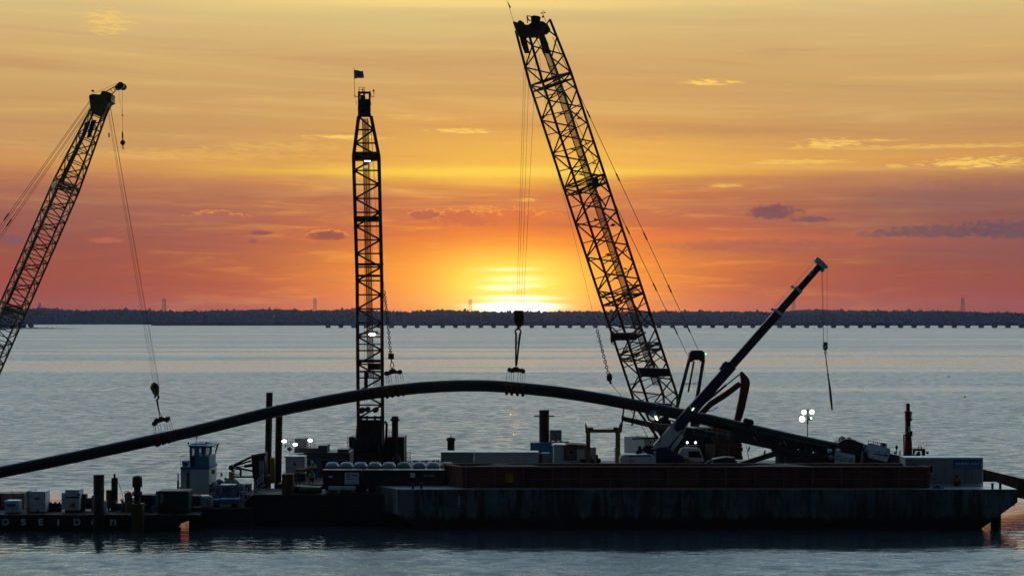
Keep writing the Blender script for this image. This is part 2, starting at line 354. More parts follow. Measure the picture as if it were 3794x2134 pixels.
# far shore: land strip with a wood on it
M_WOOD = paint("far_foliage", (0.012, 0.018, 0.018), (0.009, 0.014, 0.015), 0.5, 0.05, 1.0)
M_LAND = paint("shore_earth", (0.10, 0.09, 0.06), (0.05, 0.05, 0.03), 0.5, 0.03, 0.95)
ld = MB(); YS = 6000.0; n = 60
top = []
for i in range(n+1):
    x = -2800 + 5600*i/n
    top.append([(x, YS-20+25*math.sin(i*.9), -0.3), (x, YS+30, 2.0+1.0*math.sin(i*1.7)), (x, YS+140, 9+4*math.sin(i*.37)+2*math.sin(i*1.3)), (x, YS+700, 16+5*math.sin(i*.3)), (x, YS+2600, 18)])
ld.v = [Vector(p) for r in top for p in r]
for i in range(n):
    for j in range(4): ld.f.append([i*5+j, (i+1)*5+j, (i+1)*5+j+1, i*5+j+1]); ld.sm.append(True)
ld.build("far_shore", M_LAND, kind='structure')
def skyline(x):        # height of the tree tops along the far shore (m)
    px = CX + x/6000*F
    pts = [(-2000,1146), (-400,1142), (60,1140), (130,1136), (250,1148), (420,1142), (560,1148), (700,1150), (1000,1141), (1150,1147), (1280,1142), (1500,1152), (1620,1142), (1720,1149), (1890,1152), (2100,1150), (2300,1150), (2700,1150), (2900,1152), (3030,1143), (3250,1148), (3560,1149), (3700,1155), (4200,1160), (6000,1150)]
    for (a, ya), (c, yc) in zip(pts, pts[1:]):
        if a <= px <= c: y = ya + (yc-ya)*(px-a)/(c-a); break
    else: y = 1150
    return H + (HY-y)/F*6000
wd = MB(); rnd = random.Random(3)
def crown(c, r, hgt):
    ph = rnd.random()*6; vs = []; lv = [(0.15, .55), (0.45, 1.0), (0.72, .82), (0.92, .42)]
    for k, (t, q) in enumerate(lv):
        for j in range(6):
            a = ph + k*.5 + j*math.pi/3; rr = r*q*rnd.uniform(.72, 1.25)
            vs.append(c + Vector((math.cos(a)*rr, math.sin(a)*rr, hgt*(t + rnd.uniform(-.06, .06)))))
    vs.append(c + Vector((rnd.uniform(-.2,.2)*r, 0, hgt))); fs = []
    for k in range(3):
        for j in range(6): fs.append((k*6+j, k*6+(j+1) % 6, k*6+6+(j+1) % 6, k*6+6+j))
    for j in range(6): fs.append((18+j, 18+(j+1) % 6, 24))
    wd.add(vs, fs, True)
x = -2700.0
while x < 2700:
    st = skyline(x)
    for row, (dy, fr) in enumerate(((12, .30), (40, .52), (75, .78), (120, 1.0))):
        for _ in range(2 if row < 3 else 3):
            hh = st*fr*rnd.uniform(.86, 1.0) + (rnd.random() < .09 and row == 3)*rnd.uniform(1, 7)
            b0 = max(0.5, st*fr - rnd.uniform(16, 26)) if row else 0.3
            crown(Vector((x + rnd.uniform(-5, 5), YS + dy + rnd.uniform(-12, 12), b0)), rnd.uniform(4.5, 9.5), hh - b0)
    x += 6.5
wd.build("far_wood", M_WOOD, kind='stuff', label="dark low wood along the whole far shore", cat="wood")
# low spit at the left
sp = MB(); Y0 = 3620.0
pts = [(-700,1219.5), (-200,1214), (60,1213), (130,1216), (200,1216), (300,1219)]
A = [P(x, y, Y0) for x, y in pts]
for k, (dy, zz) in enumerate(((-25, -.4), (0, 1), (60, .8), (110, -.4))):
    for a in A: sp.v.append(Vector((a.x, Y0+dy, a.z*zz if zz > 0 else -.3)))
for k in range(3):
    for j in range(5): sp.f.append([k*6+j, k*6+j+1, k*6+7+j, k*6+6+j]); sp.sm.append(True)
sp.build("sand_spit", M_LAND, kind='structure')
sw = wd.__class__(); keep = wd; wd = sw
for i in range(90):
    px = rnd.uniform(-500, 120); c = P(px, 1216, Y0+rnd.uniform(5, 50)); c.z = .3; crown(c, rnd.uniform(4, 8), rnd.uniform(10, 17)*(1 if px < 60 else .6))
for i in range(26):
    px = rnd.uniform(120, 215); c = P(px, 1216, Y0+rnd.uniform(5, 30)); c.z = .3; crown(c, rnd.uniform(1.2, 2), rnd.uniform(1.0, 2.2))
sw.build("spit_wood", M_WOOD, kind='stuff', label="clump of trees on the low spit at the left edge of the far water", cat="wood")
# causeway bridge
M_CONC = paint("far_concrete", (0.22, 0.21, 0.2), (0.12, 0.12, 0.12), 0.4, 0.3, 0.85)
YB = 3930.0
br = thing("causeway_bridge", P(2300, 1215, YB), "long low concrete causeway bridge on many short piers in front of the far wood", "bridge")
d = MB(); a = P(560, 1200, YB); c = P(4300, 1200, YB)
d.box(((a.x+c.x)/2, YB+5, 6.25), (c.x-a.x, 11, 3.4)).build("deck", M_CONC, br)
d = MB()
for yy in (YB+.2, YB+9.8): d.box(((a.x+c.x)/2, yy, 8.45), (c.x-a.x, .3, 1.0))
d.build("parapet", M_CONC, br)
pier = None; i = 0; px = 1215.0
while px < 4250:
    c = P(px, 1215, YB)
    if pier is None:
        q = MB(); q.box((c.x, YB+5, 4.2), (9.6, 10.5, .9))
        q.box((c.x, YB+5, 1.95), (8.4, 9.0, 5.0)); pier = q.build("pier", M_CONC, br); x0 = c.x
    else:
        o = pier.copy(); COL.objects.link(o); o.parent = br; o.location = (c.x-x0, 0, 0)
    px += 47.2 if px < 2400 else 49.8
# lattice pylons behind the wood
M_PYL = paint("galvanised_steel", (0.3, 0.3, 0.31), (0.2, 0.2, 0.2), 0.4, 0.2, 0.6)
def pylon(px, ytop, wpx, label):
    Yp = 6150.0; t = P(px, ytop, Yp); wt = wpx*pm(Yp); q = MB(); z0 = 8.0
    L = []
    for sx in (-1, 1):
        for sy in (-1, 1):
            q.bar((t.x+sx*wt*.62, Yp+sy*wt*.62, z0), (t.x+sx*wt*.36, Yp+sy*wt*.36, t.z), .55, 4)
    k = 8
    for i in range(k):
        za, zb = z0+(t.z-z0)*i/k, z0+(t.z-z0)*(i+1)/k; ra, rb = wt*(.62-.26*i/k), wt*(.62-.26*(i+1)/k)
        for sy in (-1, 1):
            q.bar((t.x-ra, Yp+sy*ra, za), (t.x+rb, Yp+sy*rb, zb), .3, 4); q.bar((t.x+ra, Yp+sy*ra, za), (t.x-rb, Yp+sy*rb, zb), .3, 4)
    r = thing("transmission_tower", (t.x, Yp, z0), label, "pylon", "transmission towers behind the far wood")
    q.build("lattice_body", M_PYL, r)
    q = MB()
    for f_ in (.0, .09, .18): q.bar((t.x-wt*.9, Yp, t.z-(t.z-z0)*f_), (t.x+wt*.9, Yp, t.z-(t.z-z0)*f_), .45, 4)
    q.build("cross_arm", M_PYL, r)
pylon(608, 1108, 12, "grey lattice pylon above the far wood behind the left crane's hoist ropes")
pylon(1167, 1106, 10, "grey lattice pylon above the far wood left of the upright middle crane")
pylon(1742, 1110, 10, "faint pylon in the glow just left of the setting sun")
pylon(2940, 1100, 11, "grey lattice pylon half hidden by the telescopic boom")
pylon(3567, 1104, 11, "grey lattice pylon standing alone above the far wood at the right")
pylon(146, 1124, 9, "short pylon above the far wood beside the left crane's boom")
# ---------------------------------------------------------------- shared materials
RUST = (0.12, 0.045, 0.022)
M_STEEL = paint("dark_steel", (0.06, 0.06, 0.065), RUST, 0.35, 0.9, 0.55, 0.3)
M_BLACK = paint("black_paint", (0.025, 0.026, 0.03), (0.05, 0.04, 0.035), 0.3, 1.2, 0.5)
M_RUBBER = paint("rubber", (0.02, 0.02, 0.022), (0.05, 0.05, 0.05), 0.3, 2, 0.8)
M_ROPE = paint("wire_rope", (0.05, 0.045, 0.045), (0.09, 0.07, 0.05), 0.4, 4, 0.5, 0.4)
M_RUST = paint("rusty_steel", (0.30, 0.12, 0.07), (0.12, 0.05, 0.03), 0.6, 0.8, 0.8, 0.0, True)
M_PILE = paint("pile_steel", (0.04, 0.03, 0.028), (0.075, 0.04, 0.028), 0.45, 0.9, 0.75, 0.1, True, 0.3)
M_YELLOW = paint("yellow_paint", (0.55, 0.36, 0.03), RUST, 0.38, 1.2, 0.5, 0, True)
M_BOOMY = paint("boom_yellow", (0.26, 0.18, 0.03), RUST, 0.35, 1.0, 0.5)
M_BOOMR = paint("boom_brown", (0.13, 0.06, 0.022), (0.06, 0.028, 0.015), 0.45, 1.0, 0.55)
M_WHITE = paint("white_paint", (0.72, 0.74, 0.75), (0.4, 0.36, 0.32), 0.28, 0.9, 0.45, 0, True)
M_GREY = paint("grey_paint", (0.33, 0.35, 0.36), (0.2, 0.17, 0.15), 0.35, 0.9, 0.55, 0, True)
M_BLUE = paint("blue_paint", (0.05, 0.17, 0.34), (0.12, 0.1, 0.09), 0.3, 0.9, 0.5, 0, True)
M_NAVY = paint("navy_paint", (0.013, 0.028, 0.07), (0.06, 0.06, 0.07), 0.3, 1.0, 0.4)
M_TURQ = paint("turquoise_paint", (0.07, 0.30, 0.42), (0.15, 0.12, 0.1), 0.25, 0.8, 0.45, 0, True)
M_GREEN = paint("dark_green_paint", (0.02, 0.06, 0.045), (0.05, 0.04, 0.03), 0.3, 0.8, 0.5, 0, True)
M_LIME = paint("lime_plastic", (0.30, 0.55, 0.06), (0.2, 0.35, 0.05), 0.2, 1, 0.5)
M_MAROON = paint("maroon_plastic", (0.14, 0.03, 0.04), None, 0.2, 1, 0.5)
M_SLATE = paint("slate_plastic", (0.05, 0.065, 0.075), None, 0.2, 1, 0.5)
M_ORANGE = paint("orange_paint", (0.5, 0.2, 0.06), RUST, 0.4, 1, 0.6, 0, True)
M_TAN = paint("tan_paint", (0.36, 0.25, 0.16), RUST, 0.4, 0.9, 0.6, 0, True)
M_WOODP = paint("timber", (0.26, 0.16, 0.09), (0.12, 0.08, 0.05), 0.5, 2, 0.8, 0, True)
M_RED = paint("red_paint", (0.15, 0.02, 0.014), (0.08, 0.03, 0.02), 0.35, 1.2, 0.45)
M_CLOTH = paint("grey_tarpaulin", (0.35, 0.36, 0.38), (0.2, 0.2, 0.2), 0.4, 2.5, 0.85)
M_GLASS = glass("window_glass")
M_DGLASS = paint("dark_glass", (0.012, 0.014, 0.016), None, 0.1, 1, 0.08)
M_LAMP = glow("lamp_white", (1.0, 0.98, 0.9), 9.0)
M_LAMPC = glow("lamp_cool", (0.85, 0.9, 1.0), 3.0)
M_LED = glow("lamp_green", (0.25, 1.0, 0.2), 4.0)
M_LAMPG = glow("lamp_greenish", (0.75, 1.0, 0.55), 5.0)
M_SIGNB = paint("sign_blue", (0.03, 0.12, 0.32), None, 0.1, 1, 0.5)
M_SIGNW = paint("sign_white", (0.75, 0.77, 0.78), (0.6, 0.6, 0.6), 0.2, 1, 0.5)
M_LET = paint("letter_white", (0.78, 0.8, 0.82), (0.45, 0.45, 0.45), 0.3, 1.5, 0.5)
M_PIPE = paint("pipe_coating", (0.016, 0.024, 0.026), (0.034, 0.038, 0.038), 0.38, 0.5, 0.55)
M_SKIN = paint("skin", (0.35, 0.2, 0.14), None, 0.1, 3, 0.6)
M_HIVIS = paint("hivis_lime", (0.5, 0.75, 0.05), (0.4, 0.6, 0.05), 0.2, 3, 0.6)
M_HIVIO = paint("hivis_orange", (0.75, 0.2, 0.04), None, 0.2, 3, 0.6)
M_TROUS = paint("dark_trousers", (0.03, 0.035, 0.05), None, 0.2, 3, 0.85)
M_DECK = paint("deck_plate", (0.42, 0.42, 0.42), (0.2, 0.15, 0.12), 0.38, 0.5, 0.34, 0, False, 0.2)
_b = [n for n in M_DECK.node_tree.nodes if n.type == "BSDF_PRINCIPLED"][0]; _b.inputs["Specular IOR Level"].default_value = 0.7
M_DDECK = paint("dark_deck_plate", (0.05, 0.047, 0.045), (0.06, 0.03, 0.02), 0.45, 0.5, 0.65)
def hull_mat(name, top, rust, zc):
    """weathered hull plating: vertical run stains, dark boot-topping with a ragged edge at height zc"""
    m, g, b = newmat(name)
    ge = g.new('ShaderNodeNewGeometry'); sp = g.new('ShaderNodeSeparateXYZ'); g.l.new(ge.outputs['Position'], sp.inputs[0]); X, Y, Z = sp.outputs
    run = g.noise(g.xyz(g.m('MULTIPLY', X, 1.1), Y, g.m('MULTIPLY', Z, 0.16)), 1.0, 7, 0.7, 0.15)
    big = g.noise(g.xyz(g.m('MULTIPLY', X, 0.16), Y, g.m('MULTIPLY', Z, 0.25)), 1.0, 4, 0.6)
    fin = g.noise(ge.outputs['Position'], 2.2, 6, 0.7)
    c = g.mix(g.mr(big, 0.40, 0.62), top, tuple(x*0.5 for x in top[:3]) + (1,))
    c = g.mix(g.m('MULTIPLY', g.mr(run, 0.44, 0.60), 0.92), c, rust)
    c = g.mix(g.m('MULTIPLY', g.mr(fin, 0.58, 0.72), 0.8), c, (0.02, 0.015, 0.013, 1))
    edge = g.m('ADD', zc, g.m('MULTIPLY', g.m('SUBTRACT', run, 0.5), 1.8))
    c = g.mix(g.mr(Z, g.m('ADD', edge, -0.25), g.m('ADD', edge, 0.25)), (0.010, 0.010, 0.011, 1), c)
    g.put(b.inputs['Base Color'], c); b.inputs['Roughness'].default_value = 0.65
    bp = g.new('ShaderNodeBump'); bp.inputs['Strength'].default_value = 0.4; bp.inputs['Distance'].default_value = 0.05
    g.put(bp.inputs['Height'], g.m('ADD', fin, g.m('MULTIPLY', g.m('PINGPONG', g.m('MULTIPLY', X, 0.55), 0.5), 0.5))); g.l.new(bp.outputs[0], b.inputs['Normal'])
    return m
M_HULL = hull_mat("weathered_hull", (0.175, 0.225, 0.225, 1), (0.03, 0.025, 0.02, 1), 1.1)
M_HULLK = hull_mat("black_hull", (0.014, 0.015, 0.017, 1), (0.022, 0.014, 0.011, 1), 0.3)
M_HULLR = hull_mat("red_hull", (0.035, 0.016, 0.013, 1), (0.016, 0.011, 0.010, 1), 0.4)
# ---------------------------------------------------------------- big deck barge in front
ZD = 3.67
bg = thing("deck_barge", (18, 191, 0), "long weathered grey deck barge across the front with raked ends and rusty coaming", "barge")
prof = {186.5: (-10.7, 47.35), 191.0: (-13.3, 47.35), 195.0: (-13.3, 47.35)}
h = MB(); nn = 6
for y, (xl, xr) in prof.items():
    r = 2.6 if y < 187 else 3.0
    h.v += [Vector(p) for p in ((xl, y, ZD), (xl, y, 1.35), (xl+r, y, -0.6), (xr-4.2, y, -0.6), (xr, y, 2.45), (xr, y, ZD))]
for k in range(2):
    for j in range(nn): h.f.append([k*nn+j, (k+1)*nn+j, (k+1)*nn+(j+1) % nn, k*nn+(j+1) % nn]); h.sm.append(False)
h.f += [[0,1,2,3,4,5], [17,16,15,14,13,12]]; h.sm += [False, False]
h.build("hull", M_HULL, bg)
d = MB(); z = ZD+.004
d.add([(-10.6, 186.55, z), (47.3, 186.55, z), (47.3, 194.95, z), (-13.2, 194.95, z), (-13.2, 191.0, z)], [(0,1,2,3,4)]).build("deck", M_DECK, bg)
r_ = MB()      # rubbing strakes and weld seams on the side
r_.box((18.3, 186.44, ZD-.14), (58.0, .12, .22)); r_.box((18.3, 186.46, 2.2), (57.6, .05, .09))
for x in (-2.8, 5.4, 14.1, 15.9, 22.6, 31.2, 39.8): r_.box((x, 186.47, 1.9), (.10, .07, 3.2))
r_.build("rubbing_strake", M_HULL, bg)
c = MB(); fr = [P(1716, 1728, 188.0), P(3442, 1727, 188.0), P(3372, 1713, 191.9), P(1648, 1716, 191.9)]; ZT = fr[0].z
def wall(mb, a, b_, t, z0, z1):
    d_ = (b_-a); d_.z = 0; d_.normalize(); n_ = Vector((-d_.y, d_.x, 0))*t/2
    A = Vector((a.x, a.y, 0)); B = Vector((b_.x, b_.y, 0))
    mb.hexa([A-n_+Vector((0,0,z0)), B-n_+Vector((0,0,z0)), B+n_+Vector((0,0,z0)), A+n_+Vector((0,0,z0)), A-n_+Vector((0,0,z1)), B-n_+Vector((0,0,z1)), B+n_+Vector((0,0,z1)), A+n_+Vector((0,0,z1))])
wall(c, fr[0], fr[1], .10, ZD, ZT); wall(c, fr[1], fr[2], .10, ZD, ZT-.01); wall(c, fr[2], fr[3], .10, ZD, ZT-.02); wall(c, fr[3], fr[0], .10, ZD, ZT-.03)
M_COAM = paint("coaming_red", (0.18, 0.065, 0.04), (0.09, 0.04, 0.03), 0.5, 0.5, 0.8, 0, True); M_RIB = paint("faded_rib", (0.27, 0.14, 0.11), (0.2, 0.09, 0.06), 0.4, 0.8, 0.8, 0, True)
c.build("coaming", M_COAM, bg)
c = MB()
c.box(((fr[0].x+fr[1].x)/2, 187.9, ZT-.05), (fr[1].x-fr[0].x+.2, .26, .16)); c.box(((fr[2].x+fr[3].x)/2, 191.96, ZT-.04), (fr[2].x-fr[3].x, .24, .13))
wall(c, fr[3]+Vector((-.1,0,0)), fr[0]+Vector((-.1,0,0)), .2, ZT-.12, ZT+.02); wall(c, fr[1], fr[2], .2, ZT-.12, ZT+.015)
c.build("coaming_rail", M_RIB, bg)
c = MB()
for px in range(1726, 3440, 107):
    x = P(px, 1770, 187.9).x; c.box((x, 187.86, (ZD+ZT-.16)/2), (.10, .16, ZT-ZD-.16))
zz = P(1900, 1774, 187.9).z; c.box(((fr[0].x+fr[1].x)/2, 187.9, zz), (fr[1].x-fr[0].x, .09, .09))
for k in range(7):
    t_ = (k+.5)/7; a = fr[0].lerp(fr[3], t_); c.beam((a.x-.12, a.y-.02, ZT-.1), (a.x-.55+.1*k, a.y-.02, ZD), .09, .12)
c.build("stiffener", M_RIB, bg)
cg = MB(); rr = random.Random(5)      # spoil heaped inside the coaming
n1, n2 = 70, 5
for i in range(n1+1):
    for j in range(n2):
        x = -5.4 + (44.0-1.0)*i/n1; y = 188.15 + 3.6*j/(n2-1)
        x = x + (0 if j < 2 else -.9*(j/(n2-1)))
        cg.v.append(Vector((x+.9, y, ZT-.45 + .30*math.sin(i*.22)*math.sin(i*.07+1) + rr.uniform(-.06, .06) + (.18 if j in (2, 3) else 0))))
for i in range(n1):
    for j in range(n2-1): cg.f.append([i*n2+j, (i+1)*n2+j, (i+1)*n2+j+1, i*n2+j+1]); cg.sm.append(True)
cg.build("dirt_heap", M_LAND, kind='stuff', label="dark spoil heaped inside the rusty coaming of the front barge", cat="dirt")
s = MB(); s.pbox(1873, 1753, 1902, 1787, 187.70, .03); o = s.build("warning_sign", M_YELLOW, bg)
s = MB(); s.text("NP 317", 3143, 1751, 187.82, 7, 62).build("faded_lettering", M_ORANGE, bg)
s = MB()      # draft marks
for k, y in enumerate(range(1838, 1880, 9)): s.pbox(1697, y, 1704, y+4, 186.46, .03)
s.build("draft_marks", M_LET, bg)
def bitt(px, label):
    q = MB(); a = P(px, 1812, 187.3); x, y = a.x, 187.3
    q.lathe((x, y, ZD), [(.12, 0), (.12, .42), (.17, .43), (.17, .5), (.02, .52)], 12)
    tag(q.build("mooring_bitt", M_BLACK), label, "bitt", "mooring bitts on the front barge")
for px, l in ((1530, "black mooring bitt nearest the barge's left corner"), (1561, "black mooring bitt standing nearest the rusty coaming's left end"), (3677, "black mooring bitt at the barge's right end, nearer the container"), (3706, "black mooring bitt nearest the barge's right corner")): bitt(px, l)
q = MB(); a = P(3470, 1809, 187.4)
for k in range(4): q.ring((a.x+.05*k, 187.5, ZD+.06+.06*k), .28-.03*k, .05, (.1*k, .1, 1), 16, 6, (1.2, 1))
q.tube([(a.x+.3, 187.4, ZD+.06), (a.x+.6, 187.3, ZD+.05), (a.x+.75, 187.6, ZD+.22)], .05, 6)
tag(q.build("rope_coil", M_ROPE), "dark coil of rope on the front barge's deck beside the grey container", "rope")
# grey office container on the right end
ct = thing("office_container", (P(3500, 1796, 190.6).x, 191.8, ZD), "pale grey ribbed site container with blue sign on the front barge's right end", "container")
a, b_ = P(3352, 1797, 190.6), P(3642, 1695, 190.6); ZC = b_.z
q = MB(); q.box(((a.x+b_.x)/2, 191.82, (ZD+.15+ZC)/2), (b_.x-a.x-.1, 2.38, ZC-ZD-.2))
x = a.x+.2
while x < b_.x-.15: q.box((x, 190.66, (ZD+ZC)/2), (.10, .08, ZC-ZD-.36)); x += .22
q.build("wall", M_GREY, ct)
q = MB()
for x in (a.x+.06, b_.x-.06):
    for y in (190.63, 193.0): q.box((x, y, (ZD+ZC)/2), (.13, .13, ZC-ZD))
for zz in (ZD+.09, ZC-.06): q.box(((a.x+b_.x)/2, 190.62, zz), (b_.x-a.x-.26, .12, .15)); q.box(((a.x+b_.x)/2, 193.0, zz), (b_.x-a.x-.26, .12, .15))
q.build("frame", M_WHITE, ct)
MB().box(((a.x+b_.x)/2, 191.82, ZC-.02), (b_.x-a.x-.02, 2.48, .07)).build("roof", M_WHITE, ct)
MB().pbox(3532, 1703, 3633, 1735, 190.53, .05).build("sign_board", M_SIGNB, ct)
q = MB(); q.text("mobile mini", 3538, 1722, 190.52, 13, 90, 0.18, 0, .012); q.text("PORTABLE STORAGE & OFFICES", 3540, 1731, 190.52, 4, 84); q.build("sign_lettering", M_SIGNW, ct)
q = MB(); q.pbox(3442, 1721, 3459, 1753, 190.56, .06); wi = q.build("window_frame", M_WHITE, ct)
MB().pbox(3444.5, 1724, 3456.5, 1750, 190.54, .04).build("pane", M_DGLASS, wi)
# ---------------------------------------------------------------- named low barge at the left
ZP = P(0, 1906, 184.7).z
pb = thing("lettered_barge", (-53, 190, 0), "low black barge at the left with big spaced white letters on its side", "barge")
q = MB(); pr = [(-420,1906), (736,1906), (736,1916), (604,1962)]
Q = lambda lst: [(P(x, y, 184.7).x, P(x, y, 184.7).z) for x, y in lst]
q.xprism(Q([(-420,1906), (598,1906), (598,1962.6)]) + [(P(590, 1962, 184.7).x, -.9), (P(-420, 1962, 184.7).x, -.9)], 184.7, 195.5)
q.xprism(Q([(598.1,1906.2), (736,1906.2), (736,1916), (604,1962), (598.1,1963.5)]), 184.71, 189.4).build("hull", M_HULLK, pb)
MB().box(((P(-418,0,184.7).x+P(598,0,184.7).x)/2, 190.1, ZP+.004), (P(598,0,184.7).x-P(-418,0,184.7).x, 10.7, .006)).build("deck", M_DDECK, pb)
q = MB()
for ch, px, w in (("P",-60,22), ("O",7,26), ("S",77,19), ("E",141,19), ("i",211,9), ("D",272,26), ("o",337,24), ("n",406,25)):
    MB().text(ch, px, 1944, 184.69, 31 if ch in 'on' else 23, w, 0, 0, .035).build("hull_letter", M_LET, pb)
q = MB(); x = P(-400,0,184.7).x
while x < P(690,0,184.7).x:
    q.box((x, 184.66, ZP-.27), (.42, .07, .05)); q.box((x+.7, 184.67, ZP-.07), (1.2, .05, .1)); x += 1.55
q.build("pad_eyes", M_RUST, pb)
# loads on it
def cabinet(name, x0, y0, x1, y1, Y, dep, mat, label, cat, extra=None, foot=None):
    a, b = P(x0, y1, Y), P(x1, y0, Y); t = thing(name, ((a.x+b.x)/2, Y+dep/2, a.z), label, cat)
    MB().pbox(x0, y0, x1, y1, Y, dep, .05).build("body", mat, t)
    if foot: MB().pbox(x0-1, y1, x1+1, foot, Y+.05, dep-.1).build("skid", M_BLACK, t)
    if extra: extra(t)
    return t
def ex(t):
    MB().pbox(14, 1882, 88, 1896, 190.0, 2.0).build("skid", M_BLACK, t)
    q = MB(); q.pbox(62, 1841, 79, 1858, 189.93, .05); q.build("panel", M_SIGNB, t)
    MB().ring(P(45, 1823, 190.5), .1, .025).build("lifting_eye", M_STEEL, t)
    MB().pbox(-30, 1827, 4, 1893, 190.05, 1.9).build("dark_end", M_BLACK, t)
cabinet("compressor_unit", 5, 1827, 90, 1884, 189.95, 2.2, M_TAN, "dirty tan compressor box at the far left behind a small white unit", "compressor", ex)
def ex(t):
    MB().pbox(24, 1866, 58, 1875, 185.83, .04).build("label_plate", M_SIGNB, t)
    MB().pbox(13, 1856, 22, 1878, 185.95, 1.2).build("side_duct", M_GREY, t)
    MB().pbox(18, 1878.5, 68, 1880.5, 185.82, .03).build("seam", M_GREY, t)
cabinet("welding_unit", 20, 1854, 69, 1898, 185.85, 1.3, M_WHITE, "small white unit with a blue label, leftmost on the lettered barge", "machine", ex, 1905)
def ex(t):
    MB().pbox(98, 1819, 111, 1895, 186.8, 1.7).build("side_panel", M_GREY, t)
    MB().ring(P(133, 1817, 187.3), .12, .028).build("lifting_eye", M_STEEL, t)
    MB().pbox(128, 1842, 146, 1850, 186.53, .04).build("label_plate", M_ORANGE, t)
    q = MB()
    for x, y in ((115,1834), (163,1834), (116,1866), (163,1866)): q.pbox(x, y, x+3, y+6, 186.52, .05)
    q.build("latch", M_BLACK, t)
    MB().pbox(136, 1888, 142, 1895, 186.52, .05).build("drain", M_BLACK, t)
cabinet("white_tank_box", 111, 1820, 168, 1896, 186.55, 1.9, M_WHITE, "tall white cabinet with a lifting eye and an orange tag on the lettered barge", "cabinet", ex, 1907)
def ex(t):
    MB().pbox(228, 1825, 240, 1886, 186.7, 1.4).build("side_panel", M_WHITE, t)
    q = MB(); q.pbox(242, 1839, 294, 1844, 186.52, .05); q.pbox(285, 1828, 296, 1835, 186.53, .06); q.build("grille", M_BLACK, t)
    MB().pbox(257, 1863, 279, 1881, 186.52, .04).build("warning_label", M_YELLOW, t)
cabinet("generator", 241, 1814, 294, 1890, 186.55, 1.9, M_WHITE, "white generator with a black grille stripe and a yellow label on the lettered barge", "generator", ex, 1905)
q = MB(); rr = random.Random(2)      # hose rack between the white cabinets
for i in range(17):
    x = 170+i*3.4; q.tube([P(x, 1900, 187.9), P(x+.6, 1866+rr.uniform(-4,3), 187.9), P(x+1.5, 1862+rr.uniform(-4,3), 188.2), P(x+2, 1896, 188.5)], .045, 5)
q.pbox(169, 1868, 229, 1871, 188.0, .1); q.pbox(169, 1893, 229, 1904, 187.8, .8)
tag(q.build("hose_rack", M_RUBBER), "rack of dark hoses between the two tall white cabinets", "hose rack")
for i, (a, b, l) in enumerate(((P(171, 1832, 187.4), P(196, 1880, 188.6), "slanting lashing wire right of the orange tagged white cabinet"), (P(227, 1850, 187.3), P(206, 1890, 188.4), "slanting lashing wire left of the white generator"))):
    tag(MB().bar(a, b, .022).build("lashing_wire", M_ROPE), l, "wire", "lashing wires")
def winch(x0, y0, x1, y1, Y, label, drum=M_ROPE):
    a, b = P(x0, y1, Y), P(x1, y0, Y); cx, cz = (a.x+b.x)/2, (a.z+b.z)/2; w, hh = b.x-a.x, b.z-a.z
    t = thing("deck_winch", (cx, Y+.8, a.z), label, "winch")
    q = MB()
    for sx in (-.42, .42):
        q.beam((cx+sx*w, Y+.1, a.z), (cx+sx*w, Y+.1, b.z-hh*.2), .12, .14); q.beam((cx+sx*w, Y+1.5, a.z), (cx+sx*w, Y+1.5, b.z-hh*.2), .12, .14)
        q.beam((cx+sx*w, Y+.1, b.z-hh*.22), (cx+sx*w, Y+1.5, b.z-hh*.22), .1, .14)
    q.box((cx, Y+.8, a.z+.07), (w, 1.7, .14)); q.build("frame", M_STEEL, t)
    MB().lathe((cx-w*.34, Y+.8, cz), [(hh*.4, 0), (hh*.4, .05), (hh*.28, .06), (hh*.28, w*.62), (hh*.4, w*.63), (hh*.4, w*.68)], 18, 'X').build("drum", drum, t)
    MB().pbox(x0+(x1-x0)*.1, y0, x0+(x1-x0)*.45, y0+(y1-y0)*.3, Y+.5, .8, .04).build("motor", M_BLACK, t)
    return t
winch(297, 1830, 345, 1903, 187.2, "dark deck winch left of the thick pile on the lettered barge")
winch(396, 1856, 466, 1904, 187.4, "dark deck winch right of the thick pile, between it and the capped pile")
q = MB(); q.pbox(383, 1855, 394, 1904, 186.4, .25, .03); tag(q.build("gas_locker", M_WHITE), "narrow pale locker just right of the thick pile", "locker")
q = MB(); q.tube([P(449, 1903, 187.1), P(453, 1880, 187.0), P(455, 1862, 187.1), P(450, 1850, 187.3)], .12, 8)
tag(q.build("hose_reel_guard", M_BLUE), "blue curved guard beside the right-hand deck winch", "guard")
def pile(px0, px1, ytop, Y, ybot, label, parts=None, mat=None, lean=0.0):
    a, b = P(px0, ytop, Y), P(px1, ytop, Y); r = (b.x-a.x)/2; cx = (a.x+b.x)/2; zb = P(0, ybot, Y).z if ybot else -2.0
    t = thing("spud_pile", (cx, Y+r, zb), label, "pile", "steel spud piles")
    q = MB(); q.tube([(cx+lean*(zb-a.z), Y+r, zb), (cx, Y+r, a.z)], r, 20)
    q.lathe((cx, Y+r, a.z-.02), [(r*1.01, -.12), (r*1.012, 0), (r*.8, .03), (r*.78, -.1)], 20)
    q.build("shaft", mat or M_PILE, t)
    if parts: parts(t, cx, Y+r, r, a.z)
    return t
pile(342, 382, 1760, 182.9, None, "thick rusty pile standing before the lettered barge's side")
def cap(t, x, y, r, z):
    MB().lathe((x, y, z-.02), [(r*.3, 0), (r*.3, .22), (r*.36, .3), (r*.28, .4), (.02, .42)], 12).build("head_fitting", M_STEEL, t)
    MB().box((x-r-.22, y, z-2.0), (.46, .5, 1.7)).build("bracket", M_RUST, t)
pile(410, 434, 1771, 188.6, 1900, "thin pile with a small round head, right of the thick pile", cap)
tag(MB().tube([P(424, 1760, 188.9), P(438, 1785, 188.9), P(452, 1825, 189), P(460, 1862, 189)], .025, 5).build("tag_line", M_ROPE), "rope hanging from the small head of the thin pile", "rope")
